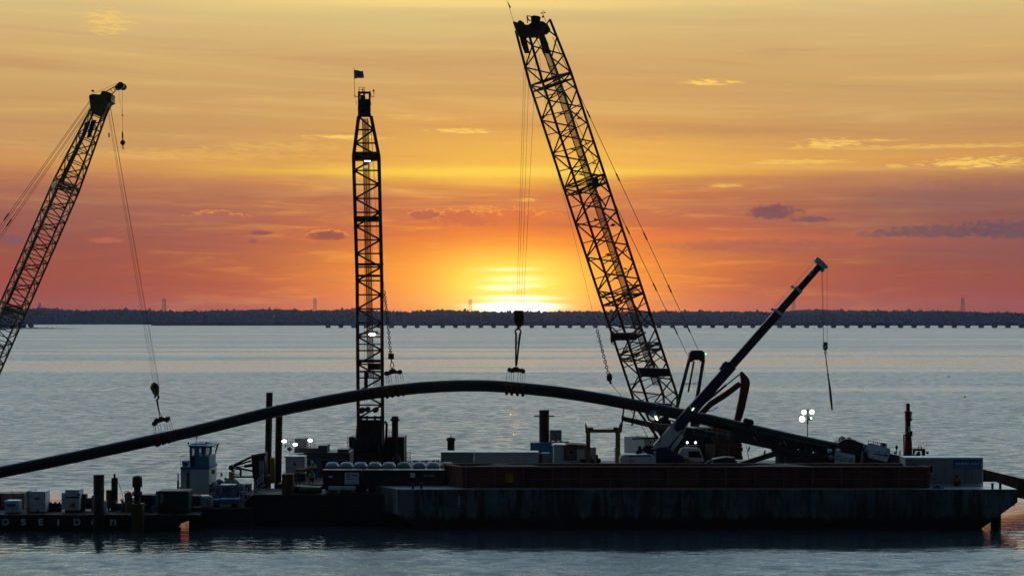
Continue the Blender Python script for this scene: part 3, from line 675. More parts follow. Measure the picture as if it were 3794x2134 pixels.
def cap(t, x, y, r, z):
    R = r*1.48; MB().lathe((x, y, z-1.0), [(R, 0), (R, .82), (R*.86, .96), (R*.4, 1.04), (.02, 1.06)], 18).build("cap", M_STEEL, t)
    MB().lathe((x, y, P(0,1835,184).z), [(R*1.02, 0), (R*1.02, .35)], 16).build("collar", M_STEEL, t)
    q = MB(); q.pbox(485, 1866, 527, 1975, 183.6, 1.3, .04); q.build("guide_sleeve", paint("dull_yellow_steel", (0.13, 0.09, 0.025), RUST, 0.45, 1.0, 0.7, 0, True), t)
pile(494, 519, 1764, 183.9, None, "capped pile in a yellow guide sleeve on the lettered barge's side", cap)
q = MB(); c0 = P(476, 1836, 187.2); q.lathe((c0.x, 187.2, c0.z), [(.33, -.3), (.36, -.25), (.36, .25), (.33, .3)], 18, 'Y'); q.ring((c0.x-.05, 186.9, c0.z+.12), .34, .03, a0=.3, a1=2.9); q.pbox(462, 1846, 490, 1903, 187.0, .9)
tag(q.build("hose_reel", M_TAN), "round reel with a hoop handle left of the capped pile", "reel")
def ex(t):
    MB().pbox(563, 1834, 577, 1896, 187.3, .9).build("side_panel", M_BLUE, t); MB().pbox(531, 1868, 545, 1873, 187.14, .05).build("vent", M_GREY, t)
cabinet("dark_locker", 521, 1833, 564, 1897, 187.2, 1.9, M_BLACK, "black steel locker between the capped pile and the dark green tank", "locker", ex, 1904)
t = thing("dark_green_tank", (P(640,0,186.3).x, 187.4, ZP), "big dark green tank with white tarpaulin ends on the lettered barge's right end", "tank")
MB().pbox(582, 1818, 700, 1900, 186.0, 2.6, .12).build("shell", M_GREEN, t); MB().pbox(580, 1900, 692, 1907, 186.3, 2.2).build("skid", M_BLACK, t)
q = MB(); q.prism([(577,1820), (582,1818), (588,1858), (584,1866), (577,1868)], 185.93, .08); q.prism([(596,1827), (604,1830), (606,1850), (598,1866), (592,1868)], 185.9, .08); q.build("tarpaulin_flap", M_CLOTH, t)
q = MB()
for x in (612, 634, 656, 678): q.pbox(x, 1820, x+2, 1899, 185.95, .06)
q.build("rib", M_GREEN, t)
q = MB(); q.ring(P(573, 1880, 186.2), .14, .05, n=10); q.ring(P(566, 1884, 186.1), .18, .05, (0.3,1,0), n=12); tag(q.build("hose_bundle", M_BLUE), "bundle of blue hose at the left foot of the dark green tank", "hose")
# ---------------------------------------------------------------- push boat
tg = thing("push_boat", (P(722,0,198).x, 199, 0), "push boat with a pale deckhouse and a tall turquoise wheelhouse behind the barges", "boat")
pts = [(P(x, y, 196).x, P(x, y, 196).z) for x, y in ((664,1862), (806,1862), (800,1900))]
MB().xprism(pts + [(P(790,0,196).x, -.8), (P(745,0,196).x, -.8), (P(720,0,196).x, .9), (P(664,0,196).x, 1.1)], 195.2, 202).build("hull", M_BLACK, tg)
q = MB(); q.pbox(669, 1733, 704, 1830, 196.6, 4.0, .06); q.pbox(703, 1736, 775, 1832, 196.1, 5.0, .06); q.build("deckhouse", M_WHITE, tg)
q = MB(); q.pbox(668, 1729, 777, 1737, 196.0, 5.2); q.build("boat_deck", M_BLUE, tg)
q = MB(); q.pbox(702, 1690, 775, 1730, 196.4, 4.4, .05); q.build("wheelhouse_base", M_TURQ, tg)
wh = MB(); y0, y1 = 196.4, 200.8      # wheelhouse walls built round real window openings
for Yf in (y0, y1-.1):
    k = Yf/196.4; X = lambda p: CX+(p-CX)*1.0
    for (a, b, c, d_) in ((702,1655,710,1690.5), (720,1655,738,1690.5), (752,1655,760,1690.5), (710,1655,720,1661), (738,1655,752,1660), (710,1687,720,1690.5)):
        A, B = P(a, d_, 196.4), P(b+0*a if False else c, b, 196.4); wh.box(((A.x+B.x)/2, Yf+.05, (A.z+B.z)/2), (B.x-A.x, .1, B.z-A.z))
    A = [P(x, y, 196.4) for x, y in ((779,1655), (786,1655), (776,1690.5), (772,1690.5))]
    wh.xprism([(p.x, p.z) for p in A], Yf, Yf+.1)
    A = [P(x, y, 196.4) for x, y in ((760,1655), (779,1655), (778,1659), (760,1659))]; wh.xprism([(p.x, p.z) for p in A], Yf, Yf+.1)
A = [P(x, y, 196.4) for x, y in ((702,1655), (705,1655), (705,1690), (702,1690))]; wh.xprism([(p.x, p.z) for p in A], y0+.1, y0+1.2); wh.xprism([(p.x, p.z) for p in A], y1-1.2, y1-.1)
A = [P(x, y, 196.4) for x, y in ((702,1655), (786,1655), (785.5,1656.5), (702,1656.5))]; wh.xprism([(p.x, p.z) for p in A], y0+.1, y1-.1)
wh.build("wheelhouse", M_TURQ, tg)
q = MB(); q.prism([(699,1648), (788,1652), (787,1656), (700,1655)], 196.1, 5.0); q.pbox(705, 1642, 735, 1649, 197, 3, .1); q.pbox(738, 1643, 762, 1650, 197, 3, .1); q.build("roof", M_TURQ, tg)
for (a, b, c, d_) in ((710,1661,720,1687), (738,1660,752,1690), (759,1659,777,1690)):
    MB().pbox(a, b, c, d_, 196.46, .02).build("window_pane", M_GLASS, tg)
MB().pbox(706, 1693, 722, 1729, 196.32, .1).build("wheelhouse_door", M_NAVY, tg)
dd = MB().pbox(691, 1756, 702, 1826, 196.5, .12).build("door", M_RUST, tg); MB().pbox(690, 1752, 706, 1757, 196.3, .5).build("door_hood", M_BLACK, dd)
q = MB()
for x in (670, 682, 694): q.pbar((x, 1730, 196.2), (x, 1690, 196.2), .5, 5)
for y in (1691, 1707): q.pbar((669, y, 196.2), (703, y, 196.2), .5, 5); q.pbar((703, y, 196.2), (776, y+1, 196.2), .4, 5)
for x in (669.5,): q.bar(P(x, 1691, 196.2), P(x, 1691, 196.2)+Vector((0,4,0)), .03, 5)
q.build("railing", M_TURQ, tg)
MB().prism([(674,1709), (695,1709), (693,1730), (676,1730)], 197, 1.2).build("deck_box", M_BLUE, tg)
q = MB(); q.pbar((728,1645,197.5), (728,1611,197.5), .7); q.pbar((722,1621,197.5), (735,1621,197.5), 1.6); q.pbar((725,1632,197.5), (729,1632,197.5), .5); q.pbar((725,1638,197.5), (729,1638,197.5), .5); q.build("mast", M_STEEL, tg)
for x, y in ((698,1641), (764,1640)):
    q = MB(); q.pbar((x+2, 1652, 196.6), (x, y+4, 196.6), .8); q.ball(P(x, y, 196.6), .1, 8, (1,1.3,1.2)); q.build("searchlight", M_BLACK, tg)
MB().pbar((781,1652,196.8), (781,1601,196.8), .3, 5).build("antenna", M_STEEL, tg)
q = MB(); q.tube([P(660,1832,197), P(660,1780,197)], .12, 10); q.tube([P(660,1781,197), P(660,1758,197)], .06, 8); q.pbox(656, 1756, 665, 1758.5, 196.9, .2); q.build("exhaust_pipe", M_GREY, tg)
q = MB(); q.pbox(664, 1808, 681, 1826, 195.9, .5, .1); q.ball(P(672, 1807, 196.1), .18, 8); tag(q.build("yellow_buoy", M_YELLOW), "yellow float lying at the left foot of the push boat's deckhouse", "buoy")
# ---------------------------------------------------------------- middle barges
Z1 = P(0, 1884, 187.6).z
b1 = thing("low_work_barge", (P(830,0,188).x, 191, 0), "low black work barge in front of the push boat, carrying a buggy and stairs", "barge")
MB().box(((P(700,0,187.6).x+P(930,0,187.6).x)/2, 191, (Z1-.9)/2), (P(930,0,187.6).x-P(700,0,187.6).x, 6.8, Z1+.9)).build("hull", M_HULLR, b1)
MB().box(((P(700,0,187.6).x+P(930,0,187.6).x)/2, 191, Z1+.004), (P(930,0,187.6).x-P(700,0,187.6).x-.1, 6.7, .006)).build("deck", M_DDECK, b1)
q = MB(); q.prism([(668,1904), (735,1905), (735,1909), (668,1908)], 186.9, .7); q.build("boarding_plate", M_STEEL, b1)
Z2 = P(0, 1832, 189.2).z; xl, xr = P(908,0,189.2).x, P(1500,0,189.2).x
b2 = thing("high_work_barge", ((xl+xr)/2, 200, 0), "tall black work barge carrying the toilets and the upright middle crane", "barge")
MB().box(((xl+xr)/2, 192.6, (Z2-1)/2), (xr-xl, 6.8, Z2+1)).build("hull", M_HULLK, b2)
MB().box(((xl+xr)/2, 192.6, Z2+.004), (xr-xl-.1, 6.7, .006)).build("deck", M_DDECK, b2)
MB().box(((xl+xr)/2, 189.16, Z2-.03), (xr-xl, .1, .1)).build("edge_rail", M_STEEL, b2)
ZB = 3.3; xa, xb = P(1062,0,205).x, P(3560,0,205).x
b3 = thing("crane_barge", ((xa+xb)/2, 212, 0), "wide work barge behind, carrying the cranes, cabins and pipe ramp", "barge")
MB().box(((xa+xb)/2, 213, (ZB-1.2)/2), (xb-xa, 33, ZB+1.2)).build("hull", M_HULLK, b3)
MB().box(((xa+xb)/2, 213, ZB+.004), (xb-xa-.1, 32.9, .006)).build("deck", M_DDECK, b3)
# low-barge loads
def block(x0, y0, x1, y1, Y, mat, label):
    t = thing("bulk_bag", (P((x0+x1)/2,0,Y).x, Y+.6, P(0,y1,Y).z), label, "bulk bag")
    MB().pbox(x0, y0, x1, y1, Y, 1.2, .12).build("sack", mat, t)
    q = MB()
    for x in (x0+3, x1-3): q.tube([P(x-2, y0+2, Y+.2), P(x-1, y0-4, Y+.5), P(x+1, y0-4, Y+.7), P(x+2, y0+2, Y+1.0)], .03, 5)
    q.build("loop", M_CLOTH, t)
block(708, 1836, 741, 1876, 188.4, M_SLATE, "dark grey sack left of the pale sack in front of the push boat")
block(744, 1839, 783, 1881, 187.9, M_CLOTH, "pale square sack in front of the push boat")
t = thing("site_buggy", (P(845,0,189).x, 190, Z1), "blue utility buggy with a pale flat roof on the low barge", "buggy")
MB().pbox(813, 1795.5, 869, 1799.5, 188.9, 1.5, .03).build("roof", M_WHITE, t)
q = MB()
for a, b in (((818,1799), (813,1850)), ((862,1799), (866,1850))):
    for Y in (189.0, 190.3): q.pbar((*a, Y), (*b, Y), 1.2)
q.build("roll_cage", M_GREY, t)
MB().pbox(826, 1804, 855, 1826, 190.2, .1).build("rear_screen", M_GLASS, t)
q = MB(); q.pbox(812, 1848, 886, 1868, 188.9, 1.5, .06); q.pbox(786, 1850, 813, 1866, 189.1, 1.1, .05); q.build("body", M_BLUE, t)
for x in (802, 868):
    c0 = P(x, 1874, 188.9); MB().lathe((c0.x, 188.85, c0.z), [(.2, 0), (.29, .04), (.29, .2), (.2, .24)], 16, 'Y').build("wheel", M_RUBBER, t)
def stair(x0, y0, x1, y1, Y, label, n=8):
    t = thing("deck_stair", (P((x0+x1)/2,0,Y).x, Y+.4, P(0,max(y0,y1),Y).z), label, "stairs", "white deck stairs")
    for Yy in (Y, Y+.8): MB().beam(P(x0, y0, Yy), P(x1, y1, Yy), .06, .2).build("stringer", M_GREY, t)
    q = MB()
    for i in range(n):
        f = (i+.5)/n; c0 = P(x0+(x1-x0)*f, y0+(y1-y0)*f, Y); q.box((c0.x, Y+.4, c0.z), (.24, .76, .03))
    q.build("tread", M_GREY, t)
    q = MB()
    for Yy in (Y, Y+.8):
        for dz in (22, 40): q.bar(P(x0, y0-dz, Yy), P(x1, y1-dz, Yy), .025)
        for f in (0, .33, .66, 1): q.bar(P(x0+(x1-x0)*f, y0+(y1-y0)*f, Yy), P(x0+(x1-x0)*f, y0+(y1-y0)*f-40, Yy), .025)
    q.build("handrail", M_WHITE, t)
stair(888, 1872, 930, 1833, 188.3, "white railed stair climbing from the low barge to the tall barge")
stair(944, 1826, 976, 1796, 190.4, "short white railed stair left of the two tall piles", 6)
# heap of nets and hose behind the buggy
q = MB(); rr = random.Random(11)
for i in range(70):
    x = rr.uniform(780, 905); top = 1768 + 12*math.sin(x*.05) + (x-780)*.14
    c0 = P(x, rr.uniform(top+6, 1862), rr.uniform(193.0, 194.4)); q.ball(c0, rr.uniform(.16, .42), 5, (rr.uniform(.8,1.5), 1, rr.uniform(.6,1.2)))
for i in range(16):
    x = rr.uniform(785, 895); q.tube([P(x, 1862, 193), P(x+rr.uniform(-8,8), 1820, 192.8), P(x+rr.uniform(-12,12), 1782+rr.uniform(0,14), 193.2), P(x+rr.uniform(-16,16), 1840, 192.7)], .05, 5)
tag(q.build("net_heap", M_CLOTH), "heap of grey nets and hoses piled behind the buggy", "nets")
tag(MB().pbox(775, 1795, 925, 1884, 193.6, 1.6).build("rubbish_skip", M_BLACK), "long black skip holding the heap of nets", "skip")
def drum_(x0, y0, x1, y1, Y, mat, label, cat="barrel", taper=1.0):
    a, b = P(x0, y1, Y), P(x1, y0, Y); r = (b.x-a.x)/2; hh = b.z-a.z
    q = MB().lathe(((a.x+b.x)/2, Y+r, a.z), [(r*taper, 0), (r*(taper+1)/2, hh*.33), (r*1.04, hh*.36), (r*.98, hh*.4), (r, hh*.68), (r*1.05, hh*.72), (r, hh*.76), (r, hh), (r*.9, hh+.01)], 14)
    tag(q.build("barrel", mat), label, cat)
drum_(782, 1739, 796, 1756, 193.4, M_YELLOW, "small yellow tub on the nets beside the push boat", "tub", .75)
drum_(846, 1748, 868, 1796, 193.2, M_YELLOW, "tall yellow drum on the nets left of the winch frame", "drum")
drum_(816, 1752, 824, 1764, 193.3, M_YELLOW, "tiny yellow can on the nets between the two yellow drums", "can")
q = MB(); q.pbar((837,1768,194), (837,1724,194), .4); q.ball(P(837,1723,194), .06, 6); tag(q.build("marker_pole", M_STEEL), "thin marker pole standing in the nets", "pole")
# winch frame left of the tall piles
t = thing("anchor_frame", (P(925,0,197).x, 198, Z2), "black anchor winch frame with slanting struts left of the two tall piles", "frame")
for a, b, w in (((866,1723), (932,1692), 4.5), ((868,1726), (931,1706), 3.6), ((872,1731), (934,1744), 4), ((932,1690), (985,1682), 6)):
    for e in (0, 2): MB().pbar((*a, 197.2+e), (*b, 197.6+e), w).build("strut", M_STEEL, t)
q = MB(); q.tube([P(874,1729,198), P(907,1727,198)], .05, 8); q.tube([P(906,1727,198), P(938,1722,198)], .16, 10); q.build("ram", M_STEEL, t)
q = MB(); q.prism([(931,1690), (948,1683), (980,1681), (984,1770), (936,1772)], 197.4, 2.4); q.pbox(940, 1765, 990, 1832, 197.2, 2.8); q.build("tower", M_BLACK, t)
q = MB(); c0 = P(861, 1730, 198.2); q.lathe((c0.x, 197.2, c0.z), [(.18, 0), (.26, .03), (.26, 1.8), (.18, 1.83)], 14, 'Y'); q.pbar((861, 1738, 198), (861, 1772, 198), 5); q.build("fairlead", M_STEEL, t)
q = MB(); q.pbar((892, 1735, 198), (892, 1768, 198), 4); q.pbar((866, 1766, 198), (940, 1766, 198), 4); q.ring(P(880, 1748, 198), .36, .06, n=16, sq=(1,.8)); q.build("base_frame", M_STEEL, t)
q = MB()      # cover hanging in folds
for i in range(6):
    x = 961+i*2.8; q.tube([P(x, 1706+abs(i-2.5), 197), P(x+1, 1745, 196.9), P(x-.5, 1790, 197)], .07, 6)
tag(q.build("hanging_tarpaulin", M_CLOTH), "pale tarpaulin hanging in folds left of the first tall pile", "tarpaulin")
q = MB(); q.pbox(1000, 1696, 1016, 1790, 199, 1.2, .05); q.pbox(1002, 1728, 1016, 1770, 198.9, .2); tag(q.build("control_cabinet", M_YELLOW), "yellow and dark cabinet between the two tall piles", "cabinet")
pile(984.6, 1009.2, 1455, 207.2, None, "tallest pile, its top rising above the pipe", None, None, 0.02)
pile(1021, 1046.5, 1500, 208.4, None, "tall pile just right of the tallest one, its top behind the pipe", None, None, 0.02)
tag(MB().pbox(1044, 1756, 1085, 1834, 189.6, 1.4, .05).build("bollard_box", M_RUST), "rusty dark box at the foot of the tall piles", "box")
# ---------------------------------------------------------------- deckhouse with floodlights, toilets, skips
t = thing("deckhouse", (P(1170,0,207).x, 208, ZB), "dark stepped deckhouse with railed roof and floodlights right of the tall piles", "deckhouse")
q = MB(); q.pbox(1126, 1676, 1296, 1772, 206, 5); q.pbox(1066, 1688, 1127, 1772, 206.3, 5); q.build("wall", M_GREY if False else M_SLATE, t)
q = MB(); q.pbox(1090, 1660, 1176, 1677, 206.5, 4.2); q.pbox(1179, 1650, 1212, 1677, 206.4, 3); q.pbox(1250, 1664, 1290, 1677, 206.6, 3); q.build("upper_tier", M_SLATE, t)
MB().pbox(1092, 1624, 1131, 1661, 207.2, 2.4, .06).build("pilot_box", M_GREY, t)
q = MB(); q.pbox(1168, 1694, 1186, 1750, 205.94, .12); q.pbox(1228, 1694, 1246, 1750, 205.94, .12); q.build("blue_column", M_BLUE, t)
for (a, b, c, d_) in ((1136,1701,1163,1730), (1190,1702,1222,1740), (1250,1702,1285,1735)):
    w_ = MB().pbox(a, b, c, d_, 205.95, .08).build("window_frame", M_GREY, t); MB().pbox(a+2, b+2, c-2, d_, 205.92, .05).build("pane", M_DGLASS, w_)
q = MB()
for x in (1058, 1066, 1076, 1085, 1094, 1131, 1141, 1150, 1160, 1167): q.pbar((x, 1660, 206.6), (x, 1625, 206.6), .7, 5)
for y in (1625, 1636, 1647):
    q.pbar((1057, y, 206.6), (1094, y, 206.6), .6, 5); q.pbar((1131, y, 206.6), (1168, y, 206.6), .6, 5)
q.build("railing", M_STEEL, t)
q = MB(); q.ball(P(1073, 1662, 206), .28, 10, (1, .5, .8)); q.pbar((1073,1664,206.1), (1074,1690,206.3), 1); q.build("dish", M_GREY, t)
q = MB()
for i in range(7): q.pbar((1228+i*4, 1677, 207), (1222+i*5, 1671-(i*37 % 5), 207), .6, 5)
q.build("aerials", M_STEEL, t)
def flood(px, py, Y, rpx, label, mount, cat="floodlight", grp="floodlights on the deckhouse roof", sq=(1.35,.6,.85), mat=None):
    c0 = P(px, py, Y); t = thing("floodlight", c0, label, cat, grp); r = rpx*pm(Y)
    MB().ball(c0, r, 10, sq).build("lens", mat or M_LAMP, t)
    q = MB(); q.lathe((c0.x, Y+.06, c0.z), [(r*.9, 0), (r*1.02, .1), (r*.5, .35), (.02, .4)], 12, 'Y'); q.bar(c0+Vector((0,.2,0)), Vector(mount), .025); q.build("housing", M_BLACK, t)
    return t
flood(1053, 1634, 206.2, 6.2, "lit floodlight at the left end of the deckhouse railing", P(1058, 1660, 206.6))
flood(1094, 1646, 206.0, 6.2, "lit floodlight hanging lowest, in the middle of the deckhouse", P(1094, 1661, 206.6))
flood(1149, 1631, 206.2, 6.0, "lit floodlight at the right part of the deckhouse railing", P(1150, 1660, 206.6))
t = thing("fuel_tank", (P(1094,0,200).x, 200.6, ZB), "white ribbed fuel tank with a red diamond sign below the floodlights", "tank")
MB().pbox(1057, 1695, 1130, 1756, 199.8, 1.8, .08).build("shell", M_WHITE, t); MB().pbox(1053, 1690, 1129, 1695.5, 199.7, 2.0).build("lid", M_WHITE, t)
q = MB(); q.pbox(1058, 1709, 1129, 1711, 199.76, .06); q.pbox(1058, 1733, 1129, 1735, 199.76, .06); q.build("rib", M_GREY, t)
q = MB(); q.prism([(1092,1711), (1098,1718), (1092,1725), (1086,1718)], 199.74, .04); q.build("diamond_sign", M_RED, t)
MB().pbox(1055, 1756, 1131, 1790, 199.9, 1.6).build("stand", M_BLACK, t)
# toilets
def toilet(px, mat, label, tone):
    Y = 193.2; c0 = P(px, 1728, Y); w = 47*pm(Y); t = thing("portable_toilet", (c0.x, Y+.6, Z2), label, "portable toilet", "portable toilets in a row")
    zt = c0.z-.05
    MB().box((c0.x, Y+.6, (Z2+.1+zt)/2), (w*.93, 1.12, zt-Z2-.1)).build("cabin", mat, t)
    MB().box((c0.x, Y+.6, Z2+.05), (w, 1.2, .1)).build("base", M_BLACK, t)
    q = MB(); n = 9; rows = []
    for j, (yy, k) in enumerate(((0,.0), (.08,.55), (.35,.95), (.6,1), (.85,.95), (1.12,.55), (1.2,0))):
        for i in range(n+1):
            a = -1+2*i/n; q.v.append(Vector((c0.x+a*w*.53, Y+yy, zt+.06+k*.40*max(0, 1-abs(a)**3.2)**.6)))
    for j in range(6):
        for i in range(n): q.f.append([j*(n+1)+i, j*(n+1)+i+1, (j+1)*(n+1)+i+1, (j+1)*(n+1)+i]); q.sm.append(True)
    q.box((c0.x, Y+.6, zt+.03), (w*1.06, 1.22, .08)); q.build("roof", tone, t)
    MB().box((c0.x, Y+.02, (Z2+zt)/2), (w*.62, .05, (zt-Z2)*.86)).build("door", mat, t)
    MB().lathe((c0.x+w*.38, Y+1.0, zt), [(.05, 0), (.05, .5)], 8).build("vent_pipe", M_SLATE, t)
TL = [(1229, M_SLATE, "pale domed portable toilet at the left end of the row"), (1282, M_SLATE, "second pale domed portable toilet from the row's left end, over the white notice board"),
      (1334, M_BLUE, "dark blue bodied portable toilet, third from the row's left end"), (1387, M_GREEN, "dark green bodied portable toilet below the upright middle crane"),
      (1439, M_LIME, "lime bodied portable toilet with a pale roof, below the crane's right half"), (1495, M_LIME, "lime bodied portable toilet with a grey green roof"),
      (1552, M_MAROON, "maroon bodied portable toilet right of the grey green roofed one"), (1605, M_LIME, "lime bodied portable toilet second from the row's right end"),
      (1655, M_LIME, "last portable toilet, half hidden behind the rusty coaming's left end")]
M_ROOFG = paint("grey_green_roof", (0.26, 0.30, 0.26), None, 0.2, 1, 0.5); M_ROOFW = paint("pale_roof", (0.42, 0.45, 0.48), (0.3, 0.32, 0.34), 0.3, 1.5, 0.4)
for px, m_, l in TL: toilet(px, m_, l, M_ROOFG if px == 1495 else M_ROOFW)
def skip(x0, x1, y0, y1, Y, label, mat):
    a, b = P(x0, y1, Y), P(x1, y0, Y); t = thing("waste_container", ((a.x+b.x)/2, Y+.8, Z2), label, "skip")
    q = MB(); q.pbox(x0, y0, x1, y1, Y, 1.6); q.build("box", mat, t)
    q = MB(); q.pbox(x0-2, y0-3, x1+2, y0+2, Y-.1, 1.8); q.pbox(x0-1, y1-5, x1+1, y1, Y-.08, .1); q.build("rim", mat, t)
    q = MB(); x = x0+8
    while x < x1-4: q.pbox(x, y0+2, x+3, y1-5, Y-.07, .08); x += 26
    q.build("rib", mat, t); return t
t1 = skip(1196, 1338, 1744, 1812, 190.6, "black waste container carrying a white notice board", M_BLACK)
b_ = MB().pbox(1277, 1750, 1330, 1793, 190.42, .05).build("notice_board", M_SIGNW, t1)
q = MB(); q.ring(P(1290, 1760, 190.40), .14, .035, (0,1,0), 12, 5); q.pbox(1288, 1764, 1293, 1770, 190.4, .02); q.pbox(1302, 1757, 1324, 1759, 190.4, .02); q.pbox(1304, 1763, 1322, 1764.5, 190.4, .02); q.pbox(1283, 1773, 1312, 1775, 190.4, .02); q.pbox(1284, 1786, 1322, 1787.5, 190.4, .02)
q.build("notice_marks", M_SIGNB, b_)
MB().pbox(1218, 1762, 1232, 1769, 190.5, .04).build("pale_sticker", M_SIGNW, t1)
t2 = skip(1346, 1648, 1744, 1812, 190.6, "long black waste container with pale lettering behind the front barge's left end", M_BLACK)
MB().pbox(1520, 1751, 1538, 1769, 190.42, .05).build("notice_board", M_SIGNW, t2)
MB().text("RECYCLED", 1569, 1765, 190.5, 6.5, 42, .1).build("lettering", M_LET, t2)
tag(MB().pbox(1216, 1802, 1316, 1815, 189.6, .7, .05).build("pale_beam", M_WHITE), "long pale beam lying below the white notice board", "beam")
tag(MB().pbox(1108, 1806, 1184, 1818, 189.6, .5, .05).build("timber_stack", M_WOODP), "low stack of timber on the tall barge below the workers", "timber")
q = MB(); rr = random.Random(8)
for i in range(18):
    a = (rr.uniform(1092, 1186), rr.uniform(1765, 1822), rr.uniform(190, 193)); b = (a[0]+rr.uniform(-25, 25), a[1]-rr.uniform(0, 40), a[2]+rr.uniform(-.6, .6)); q.pbar(a, b, rr.uniform(.8, 1.8), 5)
q.prism([(1090,1800), (1186,1806), (1186,1830), (1090,1830)], 190.5, 2.0)
tag(q.build("scrap_pile", M_STEEL), "tangle of dark bars and rails below the workers in lime vests", "scrap")
tag(MB().pbox(1092, 1738, 1164, 1747, 197, 2.0).pbox(1096, 1747, 1100, 1800, 197, .2).pbox(1156, 1747, 1160, 1800, 197, .2).build("work_bench", M_RUST), "rusty bench in front of the white fuel tank", "bench")
tag(MB().pbox(1136, 1731, 1160, 1740, 196.9, .8, .06).ball(P(1147, 1731, 197.2), .2, 7, (1.4,1,.7)).build("orange_bag", M_ORANGE), "orange bag on the rusty bench beside the workers", "bag")
# ---------------------------------------------------------------- people
def person(px, pyfeet, Y, label, top, legs, pose, hat=None, turn=0.0, z0=None):
    """a figure grown with a skin modifier from its joints (metres, standing height about 1.75)"""
    c0 = P(px, pyfeet, Y)
    if z0 is not None: c0.z = z0
    J = {'pel': (0,0,.95), 'che': (0,0,1.35), 'nec': (0,0,1.5), 'hd': (0,-.03,1.62), 'top': (0,-.02,1.72)}
    for s_, n_ in ((-1,'l'), (1,'r')):
        J['hip'+n_] = (s_*.1,0,.9); J['kne'+n_] = (s_*.12,-.03,.5); J['ank'+n_] = (s_*.13,0,.08); J['toe'+n_] = (s_*.15,-.18,.04)
        J['sho'+n_] = (s_*.2,0,1.42); J['elb'+n_] = (s_*.27,-.02,1.13); J['wri'+n_] = (s_*.26,-.14,.9); J['han'+n_] = (s_*.25,-.2,.84)
    J.update(pose)
    R = {'pel':.15, 'che':.17, 'nec':.06, 'hd':.1, 'top':.075}
    for n_ in 'lr': R.update({'hip'+n_:.1, 'kne'+n_:.07, 'ank'+n_:.05, 'toe'+n_:.045, 'sho'+n_:.075, 'elb'+n_:.052, 'wri'+n_:.035, 'han'+n_:.04})
    def grow(edges, sc, name, mat, par):
        ks = []
        for a, b in edges:
            for k in (a, b):
                if k not in ks: ks.append(k)
        rot = Matrix.Rotation(turn, 3, 'Z')
        me = bpy.data.meshes.new(name); me.from_pydata([rot @ Vector(J[k]) for k in ks], [(ks.index(a), ks.index(b)) for a, b in edges], []); me.materials.append(mat)
        ob = bpy.data.objects.new(name, me); COL.objects.link(ob)
        sk = ob.modifiers.new("skin", 'SKIN'); 
        if not me.skin_vertices: 
            bm = bmesh.new(); bm.from_mesh(me); bm.verts.layers.skin.verify(); bm.to_mesh(me); bm.free()
        for i, k in enumerate(ks):
            v = me.skin_vertices[0].data[i]; v.radius = (R[k]*sc,)*2; v.use_root = (i == 0)
        ob.modifiers.new("sub", 'SUBSURF').levels = 1; ob.modifiers["sub"].render_levels = 1
        dg = bpy.context.evaluated_depsgraph_get(); m2 = bpy.data.meshes.new_from_object(ob.evaluated_get(dg)); m2.name = name
        for p in m2.polygons: p.use_smooth = True
        bpy.data.objects.remove(ob); o = bpy.data.objects.new(name, m2); COL.objects.link(o); ORG[o] = c0
        if par: o.parent = par
        else: o.location = c0
        return o
    E = [('pel','che'), ('che','nec'), ('nec','hd'), ('hd','top')]
    for n_ in 'lr': E += [('pel','hip'+n_), ('hip'+n_,'kne'+n_), ('kne'+n_,'ank'+n_), ('ank'+n_,'toe'+n_), ('che','sho'+n_), ('sho'+n_,'elb'+n_), ('elb'+n_,'wri'+n_), ('wri'+n_,'han'+n_)]
    o = grow(E, 1.0, "person", M_SKIN, None); tag(o, label, "person")
    grow([('pel','che')] + [e for n_ in 'lr' for e in (('che','sho'+n_), ('sho'+n_,'elb'+n_))], 1.18, "vest", top, o)
    grow([e for n_ in 'lr' for e in (('pel','hip'+n_), ('hip'+n_,'kne'+n_), ('kne'+n_,'ank'+n_))], 1.2, "trousers", legs, o)
    grow([e for n_ in 'lr' for e in (('ank'+n_,'toe'+n_),)][:1], 1.25, "boot", M_BLACK, o); grow([('ankr','toer')], 1.25, "boot", M_BLACK, o)
    rot = Matrix.Rotation(turn, 3, 'Z'); hp = c0 + rot @ (Vector(J['top'])*.6 + Vector(J['hd'])*.4)
    b = MB(); k0 = len(b.v); b.lathe(hp, [(.125, -.01), (.125, .03), (.11, .09), (.06, .13), (.01, .14)], 12); b.box(hp + rot @ Vector((0,-.13,.005)), (.16, .12, .015)); b.build("hard_hat", hat or M_SIGNW, o)
    return o
person(1168, 1772, 195.8, "person in a lime vest standing and bending forward beside the deckhouse's blue column", M_HIVIS, M_TROUS,
       {'che': (-.1,-.12,1.3), 'nec': (-.16,-.2,1.42), 'hd': (-.2,-.26,1.52), 'top': (-.22,-.27,1.62), 'shol': (-.28,-.14,1.33), 'shor': (.08,-.14,1.36), 'elbl': (-.34,-.32,1.1), 'elbr': (-.02,-.36,1.12), 'wril': (-.3,-.48,.98), 'wrir': (-.1,-.5,1.0), 'hanl': (-.29,-.55,.95), 'hanr': (-.12,-.57,.97)}, None, -.5)
